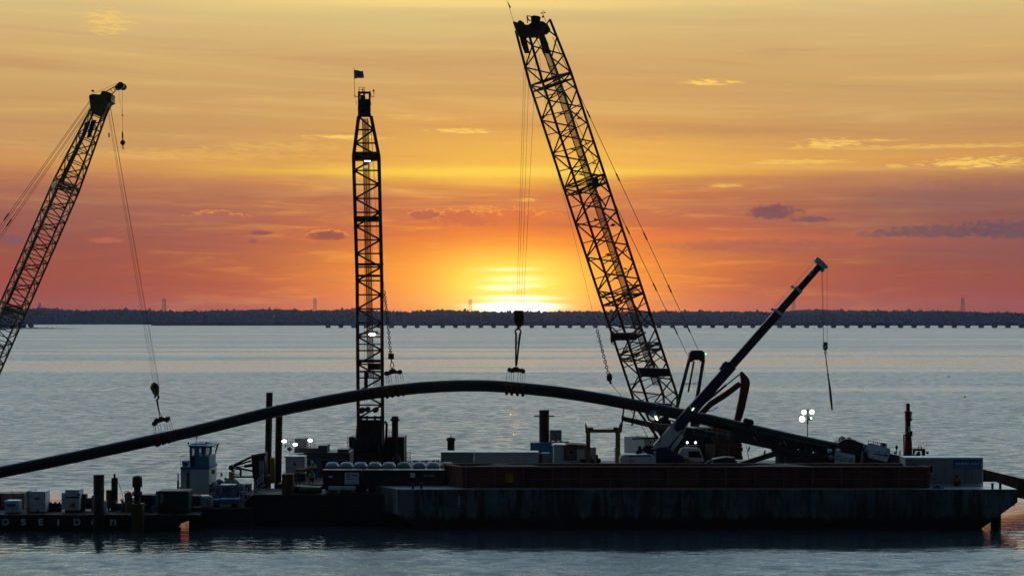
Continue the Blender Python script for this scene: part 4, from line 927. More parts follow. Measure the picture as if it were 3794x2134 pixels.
person(1154, 1788, 195.2, "person in a lime vest crouching in front of the bending one", M_HIVIS, M_TROUS,
       {'pel': (0,.1,.42), 'hipl': (-.1,.1,.4), 'hipr': (.1,.1,.4), 'knel': (-.16,-.3,.5), 'kner': (.16,-.3,.48), 'ankl': (-.14,-.05,.08), 'ankr': (.14,-.05,.08), 'toel': (-.15,-.24,.04), 'toer': (.15,-.24,.04),
        'che': (0,-.08,.82), 'nec': (0,-.16,.96), 'hd': (0,-.24,1.05), 'top': (0,-.24,1.15), 'shol': (-.2,-.1,.88), 'shor': (.2,-.1,.88), 'elbl': (-.26,-.36,.68), 'elbr': (.26,-.36,.68), 'wril': (-.14,-.56,.58), 'wrir': (.14,-.56,.58), 'hanl': (-.1,-.62,.55), 'hanr': (.1,-.62,.55)}, M_BLUE, .3)
person(3546, 1797, 190.05, "person in an orange vest sitting on the front barge's deck against the grey container", M_HIVIO, M_TROUS,
       {'pel': (0,.3,.16), 'hipl': (-.1,.28,.15), 'hipr': (.1,.28,.15), 'knel': (-.2,-.1,.52), 'kner': (.2,-.1,.5), 'ankl': (-.22,-.34,.08), 'ankr': (.22,-.34,.08), 'toel': (-.25,-.5,.05), 'toer': (.25,-.5,.05),
        'che': (0,.3,.56), 'nec': (0,.26,.72), 'hd': (0,.2,.83), 'top': (0,.2,.94), 'shol': (-.21,.28,.64), 'shor': (.21,.28,.64), 'elbl': (-.34,.06,.5), 'elbr': (.34,.06,.5), 'wril': (-.16,-.14,.56), 'wrir': (.16,-.14,.55), 'hanl': (-.08,-.18,.56), 'hanr': (.08,-.18,.55)}, M_BLACK, 0.0, ZD)
# ---------------------------------------------------------------- piles with caps behind the toilets
def capx(t, x, y, r, z):
    MB().lathe((x, y, z-.5), [(r*1.55, 0), (r*1.5, .08), (r*1.05, .34), (r*1.05, .5), (.02, .52)], 18).build("cap", M_STEEL, t)
pile(1451, 1475, 1542, 219.0, None, "pile with a flared cap right of the upright middle crane", capx)
def capx(t, x, y, r, z):
    MB().lathe((x, y, z-.36), [(r*1.05, 0), (r*1.3, .05), (r*1.3, .2), (r*1.05, .3), (r*1.05, .36), (.02, .38)], 18).build("cap", M_STEEL, t)
    MB().lathe((x, y, z), [(.06, 0), (.05, .32), (.01, .34)], 8).build("spike", M_STEEL, t)
pile(1657, 1684, 1621, 216.0, None, "short capped pile behind the long white container", capx)
def capx(t, x, y, r, z):
    q = MB(); zz = P(0, 1542, 213).z; q.tube([(x-r-.55, y, zz), (x+r+.55, y, zz)], .07, 8); q.build("cross_pin", M_STEEL, t)
pile(1998, 2035, 1520, 213.0, None, "thick pile with a cross pin beside the blue container", capx)
# ---------------------------------------------------------------- cabins and containers on the crane barge
def container(x0, y0, x1, Y, dep, mat, label, y1=None, roofm=None, doors=None):
    a = P(x0, y0, Y); b = P(x1, y0, Y); z0 = ZB+.02; z1 = a.z
    t = thing("shipping_container", ((a.x+b.x)/2, Y+dep/2, z0), label, "container")
    q = MB(); q.box(((a.x+b.x)/2, Y+dep/2+.02, (z0+.1+z1)/2), (b.x-a.x-.1, dep-.1, z1-z0-.14)); x = a.x+.2
    while x < b.x-.2: q.box((x, Y+.04, (z0+z1)/2), (.12, .06, z1-z0-.34)); x += .26
    q.build("wall", mat, t)
    q = MB()
    for x in (a.x+.05, b.x-.05):
        for y in (Y+.05, Y+dep): q.box((x, y, (z0+z1)/2), (.12, .12, z1-z0))
    for zz in (z0+.08, z1-.06): q.box(((a.x+b.x)/2, Y+.03, zz), (b.x-a.x-.24, .12, .14))
    q.build("frame", mat, t)
    MB().box(((a.x+b.x)/2, Y+dep/2, z1-.02), (b.x-a.x-.02, dep+.04, .06)).build("roof", roofm or mat, t)
    if doors: doors(t)
    return t
container(1757, 1675, 1996, 203.5, 2.44, M_WHITE, "long white shipping container behind the middle of the rusty coaming")
def drs(t):
    q = MB(); q.pbox(1672, 1680, 1706, 1716, 203.66, .06); q.pbox(1711, 1680, 1752, 1716, 203.66, .06); q.build("door", M_GREY, t)
container(1634, 1675, 1754, 203.7, 2.44, M_GREY, "grey container with darker doors left of the long white one", None, M_WHITE, drs)
container(1966, 1640, 2110, 212.0, 2.44, M_BLUE, "dark blue shipping container behind the thick pile with the cross pin")
t = thing("liquid_tote", (P(2057,0,213).x, 213.2, P(0,1638,213).z), "caged pale liquid tote on the blue container's roof", "tote")
MB().pbox(2038, 1594, 2080, 1632, 212.6, 1.1, .08).build("bottle", M_CLOTH, t)
q = MB()
for i in range(8): q.pbar((2036+i*6.4, 1593, 212.5), (2036+i*6.4, 1633, 212.5), .5, 4)
for y in (1593, 1602, 1612, 1622, 1632): q.pbar((2036, y, 212.5), (2081, y, 212.5), .5, 4)
q.build("cage", M_STEEL, t)
q = MB(); 
for x in (2037, 2056, 2075): q.pbox(x, 1633, x+7, 1637, 212.5, 1.2)
q.build("pallet", M_WOODP, t)
tag(MB().prism([(2048,1637), (2108,1636), (2112,1644), (2046,1642)], 212.1, 1.6).pbar((2086,1616,212.6), (2107,1638,212.6), .5).build("folded_tarpaulin", M_BLACK), "black folded sheet on the blue container's roof", "tarpaulin")
tag(MB().pbox(1993, 1680, 2008, 1716, 204.6, 1.2).pbox(1990, 1686, 1995, 1716, 204.8, .8).build("gas_rack", M_WOODP), "brown rack at the right end of the long white container", "rack")
t = thing("site_cabin", (P(2070,0,205).x, 206, ZB), "pale site cabin with a brown boarded porch beside the yellow gantry", "cabin")
MB().pbox(2051, 1652, 2094, 1768, 204.6, 2.6, .03).build("wall", M_WHITE, t)
MB().prism([(2046,1650), (2060,1646), (2096,1647), (2096,1653), (2046,1655)], 204.4, 3.0).build("roof", M_WHITE, t)
q = MB(); q.pbox(2089, 1656, 2136, 1768, 204.3, 2.8); q.build("boarded_wall", M_WOODP, t)
MB().prism([(2086,1651), (2110,1645), (2165,1648), (2184,1654), (2184,1658), (2086,1657)], 204.1, 3.2).build("porch_roof", M_WOODP, t)
w_ = MB().pbox(2104, 1667, 2127, 1683, 204.22, .1).build("window_frame", M_GREY, t); MB().pbox(2107, 1669, 2124, 1681, 204.19, .06).build("pane", M_DGLASS, w_)
MB().pbox(2136, 1658, 2172, 1768, 204.5, 2.4).build("side_wall", M_GREY, t); MB().pbox(2138, 1664, 2166, 1768, 204.42, .1).build("door", M_WHITE, t)
tag(MB().pbox(2181, 1656, 2209, 1768, 205.2, 1.6, .06).build("white_cabinet", M_WHITE), "white cabinet standing right behind the yellow gantry's left post", "cabinet")
q = MB(); q.pbox(2148, 1702, 2204, 1768, 203.9, .9, .05); q.pbox(2175, 1692, 2192, 1704, 204, .6); q.pbox(2208, 1684, 2216, 1768, 204.2, .5); q.pbox(2214, 1698, 2226, 1768, 204, .6); q.pbar((2152,1704,204.2), (2152,1694,204.2), 1)
tag(q.build("pump_set", M_BLACK), "black pump set at the foot of the yellow gantry", "pump")
tag(MB().pbox(2009, 1678, 2038, 1768, 204.4, 1.4, .05).build("grey_cabinet", M_GREY), "grey cabinet between the long white container and the site cabin", "cabinet")
q = MB(); rr = random.Random(4)
for i in range(9): q.ball(P(2060+i*10+rr.uniform(-3,3), 1712, 203), rr.uniform(.1,.22), 6, (1.4,1,.7))
tag(q.build("sack_row", M_CLOTH), "row of small pale sacks in front of the site cabin", "sacks")
# yellow gantry
t = thing("gantry_frame", (P(2235,0,203).x, 203, ZB), "yellow portal frame with horned posts in front of the big leaning crane's base", "gantry")
for x0, x1 in ((2172, 2187), (2281, 2298)):
    q = MB(); q.pbox(x0, 1590, x1, 1768, 202.6, .45); q.build("post", M_BOOMY, t)
MB().pbox(2174, 1590, 2300, 1602.5, 202.55, .55).build("cross_beam", M_BOOMY, t)
for pts in ([(2168,1568), (2171,1567), (2177,1587), (2186,1603), (2169,1603)], [(2301,1565), (2298,1566), (2291,1587), (2285,1603), (2301,1603)]):
    MB().prism(pts, 202.5, .3).build("horn", M_BOOMY, t)
q = MB(); q.pbox(2176, 1584, 2198, 1592, 202.5, .65, .05); q.pbox(2273, 1583, 2290, 1592, 202.5, .65, .05); q.build("saddle", M_BLACK, t)
q = MB()
for i in range(12): q.pbox(2277, 1660+i*8, 2281, 1664+i*8, 202.6, .3)
q.build("ladder_rungs", M_STEEL, t)
# ---------------------------------------------------------------- lattice booms
def lattice(ch0, ch1, n, rc, rb, extra=None, faces=(0,1,2,3), cross=False, hb=True, zig0=0, par=False):
    """four chords from ch0[i] to ch1[i] with n bracing panels; returns a mesh builder for chords, another for bracing"""
    A, B = MB(), MB()
    for a, b in zip(ch0, ch1): A.bar(a, b, rc, 7)
    for f in faces:
        i, j = f, (f+1) % 4
        for k in range(n):
            t0, t1 = k/n, (k+1)/n; p0, p1 = ch0[i].lerp(ch1[i], t0), ch0[i].lerp(ch1[i], t1); q0, q1 = ch0[j].lerp(ch1[j], t0), ch0[j].lerp(ch1[j], t1)
            z = (k+f+zig0+(f == 2 and par)) % 2
            B.bar(p0 if z else q0, q1 if z else p1, rb, 5)
            if cross: B.bar(q0 if z else p0, p1 if z else q1, rb, 5)
            if hb: B.bar(p1, q1, rb*.85, 5)
    return A, B
def quad(c, w, n): return [c-w-n, c+w-n, c+w+n, c-w+n]
def rope(name, pts, rpx, Y, par, knots=(), sag=0.0):
    q = MB(); r = rpx*pm(Y); k = 14; pts = [Vector(p) for p in pts]
    if sag:
        a, b = pts; pts = [a.lerp(b, i/k) - Vector((0,0,sag*4*(i/k)*(1-i/k))) for i in range(k+1)]
    q.tube(pts, r, 5)
    a, b = pts[0], pts[-1]
    for t_ in knots:
        i = t_*(len(pts)-1); i0 = min(int(i), len(pts)-2); c0 = pts[i0].lerp(pts[i0+1], i-i0); d_ = (b-a).normalized()
        q.tube([c0-d_*.55, c0-d_*.3, c0, c0+d_*.3, c0+d_*.55], .1, 6, True, [.03, .09, .07, .09, .03])
    return q.build(name, M_ROPE, par)
# ======== left crane (its foot is outside the picture)
YL = 205.0
lc = thing("lattice_crane", (P(-215,0,YL).x, YL, 2.4), "yellow crawler crane at the left whose lattice boom rises in from outside the frame", "crane", "lattice boom cranes lifting the pipe")
base = P(-212, 1740, YL+1.0); tip = P(366, 414, YL-3.0); ax = (tip-base).normalized(); hz_ = Vector((ax.x, ax.y, 0)).normalized()
w_ = Vector((-.5, .866, 0)); w_ = (w_ - ax*w_.dot(ax)).normalized(); n_ = ax.cross(w_).normalized()
if n_.x < 0: n_ = -n_
L = (tip-base).length
def st(s): return base + ax*s
sect = [(0.0, .55, .5), (.12*L, 1.12, 1.12), (.795*L, 1.12, 1.12), (1.02*L, .72, .60)]
A, B = MB(), MB()
for k, ((s0, a0, b0), (s1, a1, b1)) in enumerate(zip(sect, sect[1:])):
    c0, c1 = quad(st(s0), w_*a0, n_*b0), quad(st(s1), w_*a1, n_*b1); x_, y_ = lattice(c0, c1, (4, 24, 7)[k], .105, .06, zig0=k, par=True)
    A.add(x_.v, x_.f, True); B.add(y_.v, y_.f, True)
A.build("boom_chords", M_BOOMY, lc); B.build("boom_bracing", M_BOOMY, lc)
for s in (.10, .155, .44, .455, .785, .80):
    q = MB(); c0 = quad(st(s*L), w_*1.14, n_*1.14)
    for i in range(4): q.bar(c0[i], c0[(i+1) % 4], .07, 5)
    q.bar(c0[0], c0[2], .05, 5); q.bar(c0[1], c0[3], .05, 5)
    if s in (.44, .785):
        c0 = st(s*L)
        for k in range(5): q.bar(c0+w_*1.1*(k/2-1)-n_*1.1, c0+w_*1.1*(k/2-1)+n_*1.1+ax*.8, .04, 5)
        q.beam(c0-n_*1.2-w_*.9, c0-n_*1.2+w_*.9, .5, .1, n_)
    q.build("joint_frame", M_BOOMY, lc)
q = MB(); q.tube([st(.46*L)-n_*.75+w_*.1, st(.78*L)-n_*.75+w_*.1], .17, 8); q.tube([st(.80*L)-n_*.55, st(.93*L)-n_*.4], .14, 8); q.build("service_pipe", M_BLUE, lc)
MB().prism([(316,453), (335,452), (316,504), (302,506)], YL-4.2, .1).build("blue_banner", M_SIGNB, lc)
MB().prism([(338,447), (356,445), (334,509), (321,511)], YL-4.1, .3).build("dark_panel", M_BLACK, lc)
Yh = YL-3.9
hd = MB(); hd.prism([(330,354), (341,349), (355,350), (372,351), (376,339), (386,337), (399,342), (413,349), (411,371), (415,378), (401,385), (388,410), (378,430), (340,419), (333,388), (330,366)], Yh, 1.9); hd.build("boom_head", M_BOOMY, lc)
q = MB()
for x, y, r in ((341,360,10), (404,368,7)):
    c0 = P(x, y, Yh-.1); R = r*pm(Yh); q.lathe((c0.x, Yh-.12, c0.z), [(R, 0), (R, .06), (R*.72, .08), (R*.72, 2.0), (R, 2.02), (R, 2.12)], 18, 'Y')
q.build("head_sheaves", M_STEEL, lc)
q = MB()
for Y_ in (Yh+.2, Yh+1.7):
    q.pbar((388,343,Y_), (434,317,Y_), 1.8); q.pbar((408,360,Y_), (436,327,Y_), 1.8); q.pbar((395,341,Y_), (415,348,Y_), 1.2); q.pbar((410,331,Y_), (418,345,Y_), 1.2); q.pbar((422,325,Y_), (426,337,Y_), 1.2)
q.build("jib", M_BOOMY, lc)
c0 = P(445, 316, Yh); R = 12.5*pm(Yh); q = MB(); q.lathe((c0.x, Yh+.1, c0.z), [(R*.9, 0), (R, .05), (R, .25), (R*.7, .3), (R*.7, 1.4), (R, 1.45), (R, 1.65), (R*.9, 1.7)], 20, 'Y'); q.prism([(424,322), (436,309), (452,318), (461,323), (455,326), (428,332)], Yh+.4, 1.1)
q.build("jib_sheave", M_STEEL, lc)
rope("jib_stay", [P(352,345,Yh+.9), P(434,310,Yh+.9)], .5, YL, lc)
q = MB(); q.pbar((352,352,Yh+.5), (345,341,Yh+.5), .7); q.ball(P(344,338,Yh+.5), .13, 7, (1.3,1,.8)); q.build("anemometer", M_STEEL, lc)
for (a, b, kn) in (((334,372), (-160,1060), (.62,)), ((340,386), (-165,1110), (.60,)), ((336,376), (-152,1066), ()), ((342,390), (-157,1116), ())):
    rope("pendant_line", [P(*a, Yh+.2), P(*b, YL+2.5)], .75, YL, lc, kn)
for a in ((338,400), (346,406)): rope("pendant_line", [P(*a, Yh+1.6), P(a[0]-118, a[1]+190, YL-1.5)], .5, YL, lc)
# crane foot outside the frame
q = MB(); q.box((base.x-4.5, YL+1, 5.0), (9.5, 3.4, 2.6)); q.box((base.x-9.6, YL+1, 5.0), (1.8, 4.6, 2.8)); q.build("house", M_BOOMY, lc)
q = MB()
for dy in (-2.2, 4.2): q.bbox((base.x-2.5, YL+dy, 3.0), (9.0, 1.1, 1.3), .4)
q.box((base.x-2.5, YL+1, 3.3), (4, 5.4, .7)); q.build("tracks", M_BLACK, lc)
q = MB(); q.beam((base.x-1.5, YL+1, 6), P(-160,1080,YL+2.5), .5, .5); q.beam((base.x-7.5, YL+1, 6), P(-160,1080,YL+2.5), .3, .3); q.build("mast", M_BOOMY, lc)
b4 = thing("flat_barge", (P(-215,0,YL).x, YL+1, 0), "flat barge outside the frame that carries the yellow left crane", "barge")
MB().box((base.x-8.5, YL+1, .7), (21, 14, 3.4)).build("hull", M_HULLK, b4)
for i, (a, b) in enumerate((((398,408), (569,1420)), ((401,402), (577,1422)), ((406,385), (586,1424)), ((407,384), (590,1426)))):
    rope("hoist_rope", [P(*a, Yh+.6+.25*i), P(*b, 203.3)], .55, YL, lc)
q = MB(); q.tube([P(404,502,Yh+.7)+Vector((0,0,-.2)), P(404,502,Yh+.7)+Vector((0,0,.25))], .07, 8); q.build("rope_clamp", M_STEEL, lc)
rope("whip_rope", [P(453,325,Yh+.9), P(455,502,Yh+.9)], .5, YL, lc); rope("whip_rope", [P(438,332,Yh+.9), P(453,428,Yh+.9)], .35, YL, lc)
c0 = P(455, 529, Yh+.9); hb = thing("headache_ball", c0, "black overhaul ball with a small hook on the left crane's jib line", "hook ball")
q = MB(); q.ball(c0, 9.5*pm(YL), 12, (1,1,1.02)); q.build("ball", M_BLACK, hb)
q = MB(); q.tube([P(453,487,Yh+.9), P(454,500,Yh+.9), P(455,520,Yh+.9)], 2.2*pm(YL), 8, True, [.03,.09,.06]); q.build("rope_socket", M_STEEL, hb)
q = MB(); q.tube([P(455,538,Yh+.9), P(455.5,545,Yh+.9)], .06, 7); q.ring(P(455,550,Yh+.9), 3.6*pm(YL), .035, a0=-2.4, a1=2.6, n=12); q.build("hook", M_STEEL, hb)
tag(MB().lathe(P(454,428,Yh+.9), [(.05,-.05), (.12,-.03), (.12,.03), (.05,.05)], 10).build("limit_ring", M_RED), "small red limit weight halfway up the left crane's jib line", "weight")
# ======== hook blocks
YP = 203.6        # distance of the pipe's axis
def block(pts, Y, dep, mat, name, label, hook, cheek=None):
    cx = sum(p[0] for p in pts)/len(pts); cy = sum(p[1] for p in pts)/len(pts)
    t = thing(name, P(cx, cy, Y), label, "hook block")
    q = MB(); q.prism(pts, Y-dep/2, dep*.3); q.prism(pts, Y+dep*.2, dep*.3); q.prism([(cx+(x-cx)*.85, cy+(y-cy)*.9) for x, y in pts], Y-dep*.19, dep*.38); q.build("cheek_plates", mat, t)
    q = MB(); ys = min(p[1] for p in pts); c0 = P(cx, ys+(cy-ys)*.7, Y); R = (cy-ys)*.8*pm(Y); q.lathe((c0.x, Y-dep/2-.05, c0.z), [(R*.35, 0), (R*.35, dep+.1)], 14, 'Y'); q.build("sheave_pin", M_STEEL, t)
    hook(t); return t
def hk(t):
    q = MB(); q.tube([P(577,1461,YP), P(581,1467,YP)], .09, 8); q.ring(P(581,1471,YP), 7*pm(YP), .10, a0=-1.3, a1=3.3, n=16); q.ring(P(581,1471,YP), 7*pm(YP), .06, a0=3.0, a1=3.7, n=6); q.build("hook", M_STEEL, t)
block([(562,1420), (572,1416), (580,1420), (589,1431), (588.5,1459), (585,1464), (569,1463), (556,1437)], YP, .7, M_YELLOW, "hook_block", "yellow green hook block with a big open hook over the pipe's left part", hk)
def hk(t):
    q = MB(); q.tube([P(1920,1208,YP), P(1920,1222,YP)], .12, 8)
    q.tube([P(1920,1214,YP), P(1909,1226,YP), P(1909,1232,YP), P(1914,1237,YP)], .09, 7); q.tube([P(1920,1214,YP), P(1930,1226,YP), P(1930,1232,YP), P(1925,1237,YP)], .09, 7); q.build("hook", M_STEEL, t)
block([(1906,1150), (1940,1150), (1941,1185), (1936,1208), (1912,1208), (1905,1185)], YP, 1.0, M_BOOMR, "hook_block", "big hook block in the sunset glow on the leaning crane's main ropes", hk)
def cradle(cx, cy, pts_beam, hole, top, slings, rollers, tilt, label, strap):
    t = thing("roller_cradle", P(cx, cy, YP), label, "pipe cradle", "roller cradles slung round the pipe")
    q = MB(); q.prism(pts_beam, YP-.28, .16); q.prism(pts_beam, YP+.12, .16); q.build("spreader_beam", M_BOOMR, t)
    q = MB(); hx, hy = hole; q.ring(P(hx, hy, YP), 6.0*pm(YP), .075, n=14); q.build("lifting_eye", M_STEEL, t)
    for (sx, sy) in ((0,0),):
        pass
    for x, y in strap:
        q = MB(); c0 = P(x, y, YP); R = 8.5*pm(YP); q.lathe((c0.x, YP-.42, c0.z), [(R*.9,0), (R,.06), (R,.16), (R*.75,.2), (R*.75,.62), (R,.66), (R,.78), (R*.9,.84)], 16, 'Y'); q.build("end_sheave", M_STEEL, t)
    for k, (x0, y0, x1, y1) in enumerate(slings):
        q = MB(); Yo = -.62 if k % 2 == 0 else .62
        q.tube([P(x0, y0, YP), P(x1, y1, YP+Yo)], .022, 5); q.build("wire_sling", M_ROPE, t)
    for (x, yt, yb) in rollers:
        q = MB(); a, b = P(x-tilt*30, yt+6, YP-.72), P(x, yb-8, YP-.72); d_ = (b-a).normalized()
        q.beam(a, b, .24, .12, (0,1,0))
        q.ball(a, .17, 8, (1,.6,1)); q.ball((a+b)/2, .14, 8, (1,.7,1)); q.build("side_strap", M_RED, t)
        q = MB(); c0 = P(x, yb, YP); q.lathe((c0.x, YP-.75, c0.z+.13), [(.14,0), (.17,.05), (.17,.3), (.10,.6), (.10,.9), (.17,1.2), (.17,1.45), (.14,1.5)], 14, 'Y'); q.build("roller", M_RUBBER, t)
    return t
cradle(598, 1550, [(570,1558), (577,1547), (586,1551), (590,1544), (598,1542), (606,1546), (614,1551), (621,1548), (628,1541), (627,1558), (618,1566), (609,1560), (584,1568), (578,1576), (568,1574)], (596,1553), None,
       [(567,1576,573,1604), (575,1577,578,1603), (583,1573,590,1601), (592,1570,599,1598), (609,1566,613,1594), (617,1567,621,1592), (624,1561,632,1590), (628,1548,640,1588)],
       [(586,1610,1653), (607,1604,1646), (629,1598,1640), (648,1592,1634)], -.05, "roller cradle with a tilted beam hung from the yellow green hook block", [(573,1569), (621,1551)])
rg = thing("wire_pennant", P(590,1500,YP), "short thick wire pennant below the yellow green hook block", "rigging")
MB().tube([P(581,1478,YP), P(586,1510,YP), P(593,1538,YP)], 2.6*pm(YP), 8, True, [.12,.085,.06]).build("wire", M_STEEL, rg); MB().ring(P(594,1542,YP), .14, .04).build("shackle", M_STEEL, rg)
cradle(1455, 1378, [(1425,1384), (1427,1377), (1436,1379), (1443,1370), (1452,1364), (1461,1366), (1470,1374), (1479,1370), (1487,1372), (1489,1380), (1484,1386), (1466,1384), (1450,1386), (1440,1391), (1428,1390)], (1454.5,1374), None,
       [(1431,1390,1433,1424), (1440,1390,1445,1423), (1447,1389,1453,1421), (1466,1386,1468,1419), (1474,1386,1476,1417), (1482,1386,1487,1416), (1489,1382,1496,1414), (1436,1388,1439,1424)],
       [(1436,1430,1474), (1455,1427,1471), (1477,1424,1468), (1496,1421,1465)], -.03, "roller cradle beside the upright middle crane, hung on a chain link", [(1432,1383), (1482,1378)])
cradle(1912, 1372, [(1880,1366), (1884,1362), (1893,1368), (1900,1362), (1908,1358), (1918,1359), (1925,1366), (1935,1364), (1943,1370), (1945,1380), (1938,1384), (1928,1379), (1904,1379), (1896,1382), (1882,1374)], (1912,1369), None,
       [(1879,1374,1876,1412), (1887,1380,1886,1412), (1895,1381,1894,1413), (1903,1379,1903,1413), (1921,1379,1917,1414), (1929,1380,1927,1415), (1936,1384,1936,1416), (1945,1381,1945,1417)],
       [(1877,1420,1461), (1896,1421,1463), (1917,1423,1465), (1937,1425,1467)], .02, "roller cradle on the crown of the pipe under the sunset", [(1888,1370), (1938,1375)])
rg = thing("sling_pair", P(1916,1290,YP), "pair of dark slings between the glowing hook block and the crown cradle", "rigging")
for a, b in (((1912,1236), (1911,1356)), ((1927,1236), (1914,1356))): MB().tube([P(*a, YP), P((a[0]+b[0])/2, 1290, YP), P(*b, YP)], .1, 7, True, [.12,.1,.075]).build("sling", M_BLACK, rg)
MB().tube([P(1917,1250,YP), P(1922,1258,YP), P(1917,1268,YP), P(1920,1280,YP)], .03, 5).build("loose_strap", M_ROPE, rg)
def chain(pts, n, lw, name, label, mat=M_STEEL):
    q = MB(); pts = [Vector(p) for p in pts]
    for i in range(n):
        f = i/(n-1)*(len(pts)-1); k = min(int(f), len(pts)-2); c0 = pts[k].lerp(pts[k+1], f-k); d_ = (pts[k+1]-pts[k]).normalized()
        side = Vector((0,1,0)) if i % 2 else Vector((1,0,0)); side = (side - d_*side.dot(d_)).normalized(); nrm = d_.cross(side)
        ln = (pts[-1]-pts[0]).length/(n-1)*.64
        P_ = [c0 + d_*ln*math.cos(a) + side*lw*math.sin(a) for a in [2*math.pi*j/10 for j in range(11)]]
        q.tube(P_, lw*.34, 5, False)
    return tag(q.build(name, mat), label, "chain", "chains hanging from crane lines")
# ======== middle crane, seen almost end on
mc = thing("lattice_crane", (P(1372,0,222).x, 222, ZB), "upright rust brown lattice boom crane in the middle with a flag on its head", "crane", "lattice boom cranes lifting the pipe")
def MP(px, py, dy=0.0):       # the boom leans a little towards the camera
    return P(px, py, 220.0-15.0*(1640-py)/1300+dy)
secs = [((1358,1700), 14, .3), ((1369,1600), 46, 1.35), ((1357,592), 47, 1.4), ((1351,432), 23, .9)]
A, B = MB(), MB()
def mq(px, py, hw, hd_): return [MP(px-hw, py, -hd_), MP(px+hw, py, -hd_), MP(px+hw-2, py, hd_), MP(px-hw+2, py, hd_)]
secs = [(1374,1690,46,1.35), (1372,1500,46,1.4), (1369,1040,46.5,1.4), (1357,580,48,1.4), (1352,432,24,.9)]
for k, (s0, s1) in enumerate(zip(secs, secs[1:])):
    x_, y_ = lattice(mq(*s0), mq(*s1), (4, 9, 9, 3)[k], .165, .10, faces=(0,1,2,3), zig0=(0,0,1,0)[k], par=True)
    A.add(x_.v, x_.f, True); B.add(y_.v, y_.f, True)
A.build("boom_chords", M_BOOMR, mc); B.build("boom_bracing", M_BOOMR, mc)
for y, th in ((570,9), (590,11), (808,12), (818,7), (980,9), (1022,9), (1236,5), (1275,5), (1337,13), (1376,7)):
    cx = 1373-16*max(0, (1500-y)/920) if y > 580 else 1357
    MB().box((MP(cx,y).x, MP(cx,y).y, MP(cx,y).z), (88*pm(213), 2.5, th*pm(213)*.8)).build("joint_frame", M_BOOMR, mc)
q = MB()
for x, y, r in ((1341,1520,11), (1362,1516,9), (1392,1518,10)):
    c0 = MP(x, y, 0); R = r*pm(217); q.lathe((c0.x, c0.y-.9, c0.z), [(R,0), (R,.1), (R*.6,.15), (R*.6,1.6), (R,1.65), (R,1.75)], 14, 'Y')
q.build("guide_sheaves", M_STEEL, mc)
q = MB(); q.prism([(1330,1556), (1414,1556), (1418,1650), (1328,1650)], 217.2, 1.2)
for x0 in (1330, 1356, 1386, 1408): q.pbox(x0, 1540, x0+7, 1648, 216.7, .4)
for y0 in (1542, 1574, 1606): q.pbox(1337.3, y0, 1407.7, y0+6, 216.8, .3)
q.build("boom_foot_plate", M_STEEL, mc)
q = MB(); q.pbox(1364, 1346, 1410, 1370, MP(0,1350,-1.0).y, .8, .05); q.pbox(1349, 1372, 1362, 1470, MP(0,1400,.4).y, .4)
for i in range(5): q.pbox(1384+i*5, 1384, 1386+i*5, 1430, MP(0,1400,-.6).y, .1)
q.build("boom_winch_boxes", M_BLACK, mc)
M_MESH = newmat("grating")[0]
g = NG(M_MESH.node_tree); b = [n for n in g.n if n.type == 'BSDF_PRINCIPLED'][0]; b.inputs['Base Color'].default_value = (.10,.08,.07,1); b.inputs['Roughness'].default_value = .7
tr = g.new('ShaderNodeBsdfTransparent'); mx = g.new('ShaderNodeMixShader'); mx.inputs[0].default_value = .42
g.l.new(tr.outputs[0], mx.inputs[1]); g.l.new(b.outputs[0], mx.inputs[2]); g.l.new(mx.outputs[0], [n for n in g.n if n.type == 'OUTPUT_MATERIAL'][0].inputs[0])
def strip(pts0, pts1, th, name, par, mat):
    q = MB()
    for (a, b), (c, d_) in zip(zip(pts0, pts1), zip(pts0[1:], pts1[1:])):
        v = Vector((0, th, 0)); q.hexa([a, b, b+v, a+v, c, d_, d_+v, c+v])
    return q.build(name, mat, par)
strip([MP(1343+i*1.35, 440+i*60, 1.15) for i in range(17)], [MP(1363+i*1.35, 440+i*60, 1.15) for i in range(17)], .05, "catwalk_mesh", mc, M_MESH)
q = MB()
for dx in (0, 20): q.tube([MP(1343+dx+i*1.35, 440+i*60, 1.05) for i in range(17)], .05, 5)
q.tube([MP(1352+i*1.35, 440+i*60, 1.1) for i in range(17)], .03, 5); q.build("catwalk_rail", M_STEEL, mc)
for (a, b) in (((1366,450), (1384,1060)), ((1374,470), (1394,720)), ((1356,450), (1360,1600)), ((1349,450), (1352,1600))): rope("hoist_rope", [MP(*a, -.5), MP(*b, -.6)], .55, 212, mc)
hd = MB(); Yh = MP(0,390).y
for Y_ in (Yh-.95, Yh+.75):
    for x0, x1 in ((1326,1333), (1346,1352), (1366,1373)): hd.pbox(x0, 339, x1, 432, Y_, .22)
    for y0, y1 in ((340,348), (372,385), (396,402), (418,432)): hd.pbox(1333.2, y0, 1345.8, y1, Y_+.02, .18); hd.pbox(1352.2, y0, 1365.8, y1, Y_+.02, .18)
for x0 in (1326, 1366):
    for y in (342, 376, 420): hd.pbox(x0, y, x0+6, y+9, Yh-.73, 1.48)
hd.pbox(1334, 352, 1352, 398, Yh-.4, .9, .1); hd.pbox(1355, 378, 1365, 400, Yh-.4, .9, .1)
hd.build("boom_head", M_BLACK, mc)
q = MB()
for y in (385, 405): q.lathe((MP(1349,y).x-.6, Yh, MP(1349,y).z), [(.5,0), (.5,1.2)], 14, 'X')
q.pbar((1316,360,Yh), (1330,359,Yh), 1.3); q.pbar((1371,359,Yh), (1385,359,Yh), 1.2); q.pbar((1319,374,Yh), (1320,389,Yh), 1.0); q.build("head_fittings", M_STEEL, mc)
q = MB()
for y in (325, 333): q.pbar((1327,y,Yh), (1353,y,Yh), .7, 5)
for x in (1331, 1345, 1351): q.pbar((x,324,Yh), (x,341,Yh), .8, 5)
q.pbar((1344,330,Yh), (1344,341,Yh), 2.4, 6); q.build("head_railing", M_STEEL, mc)
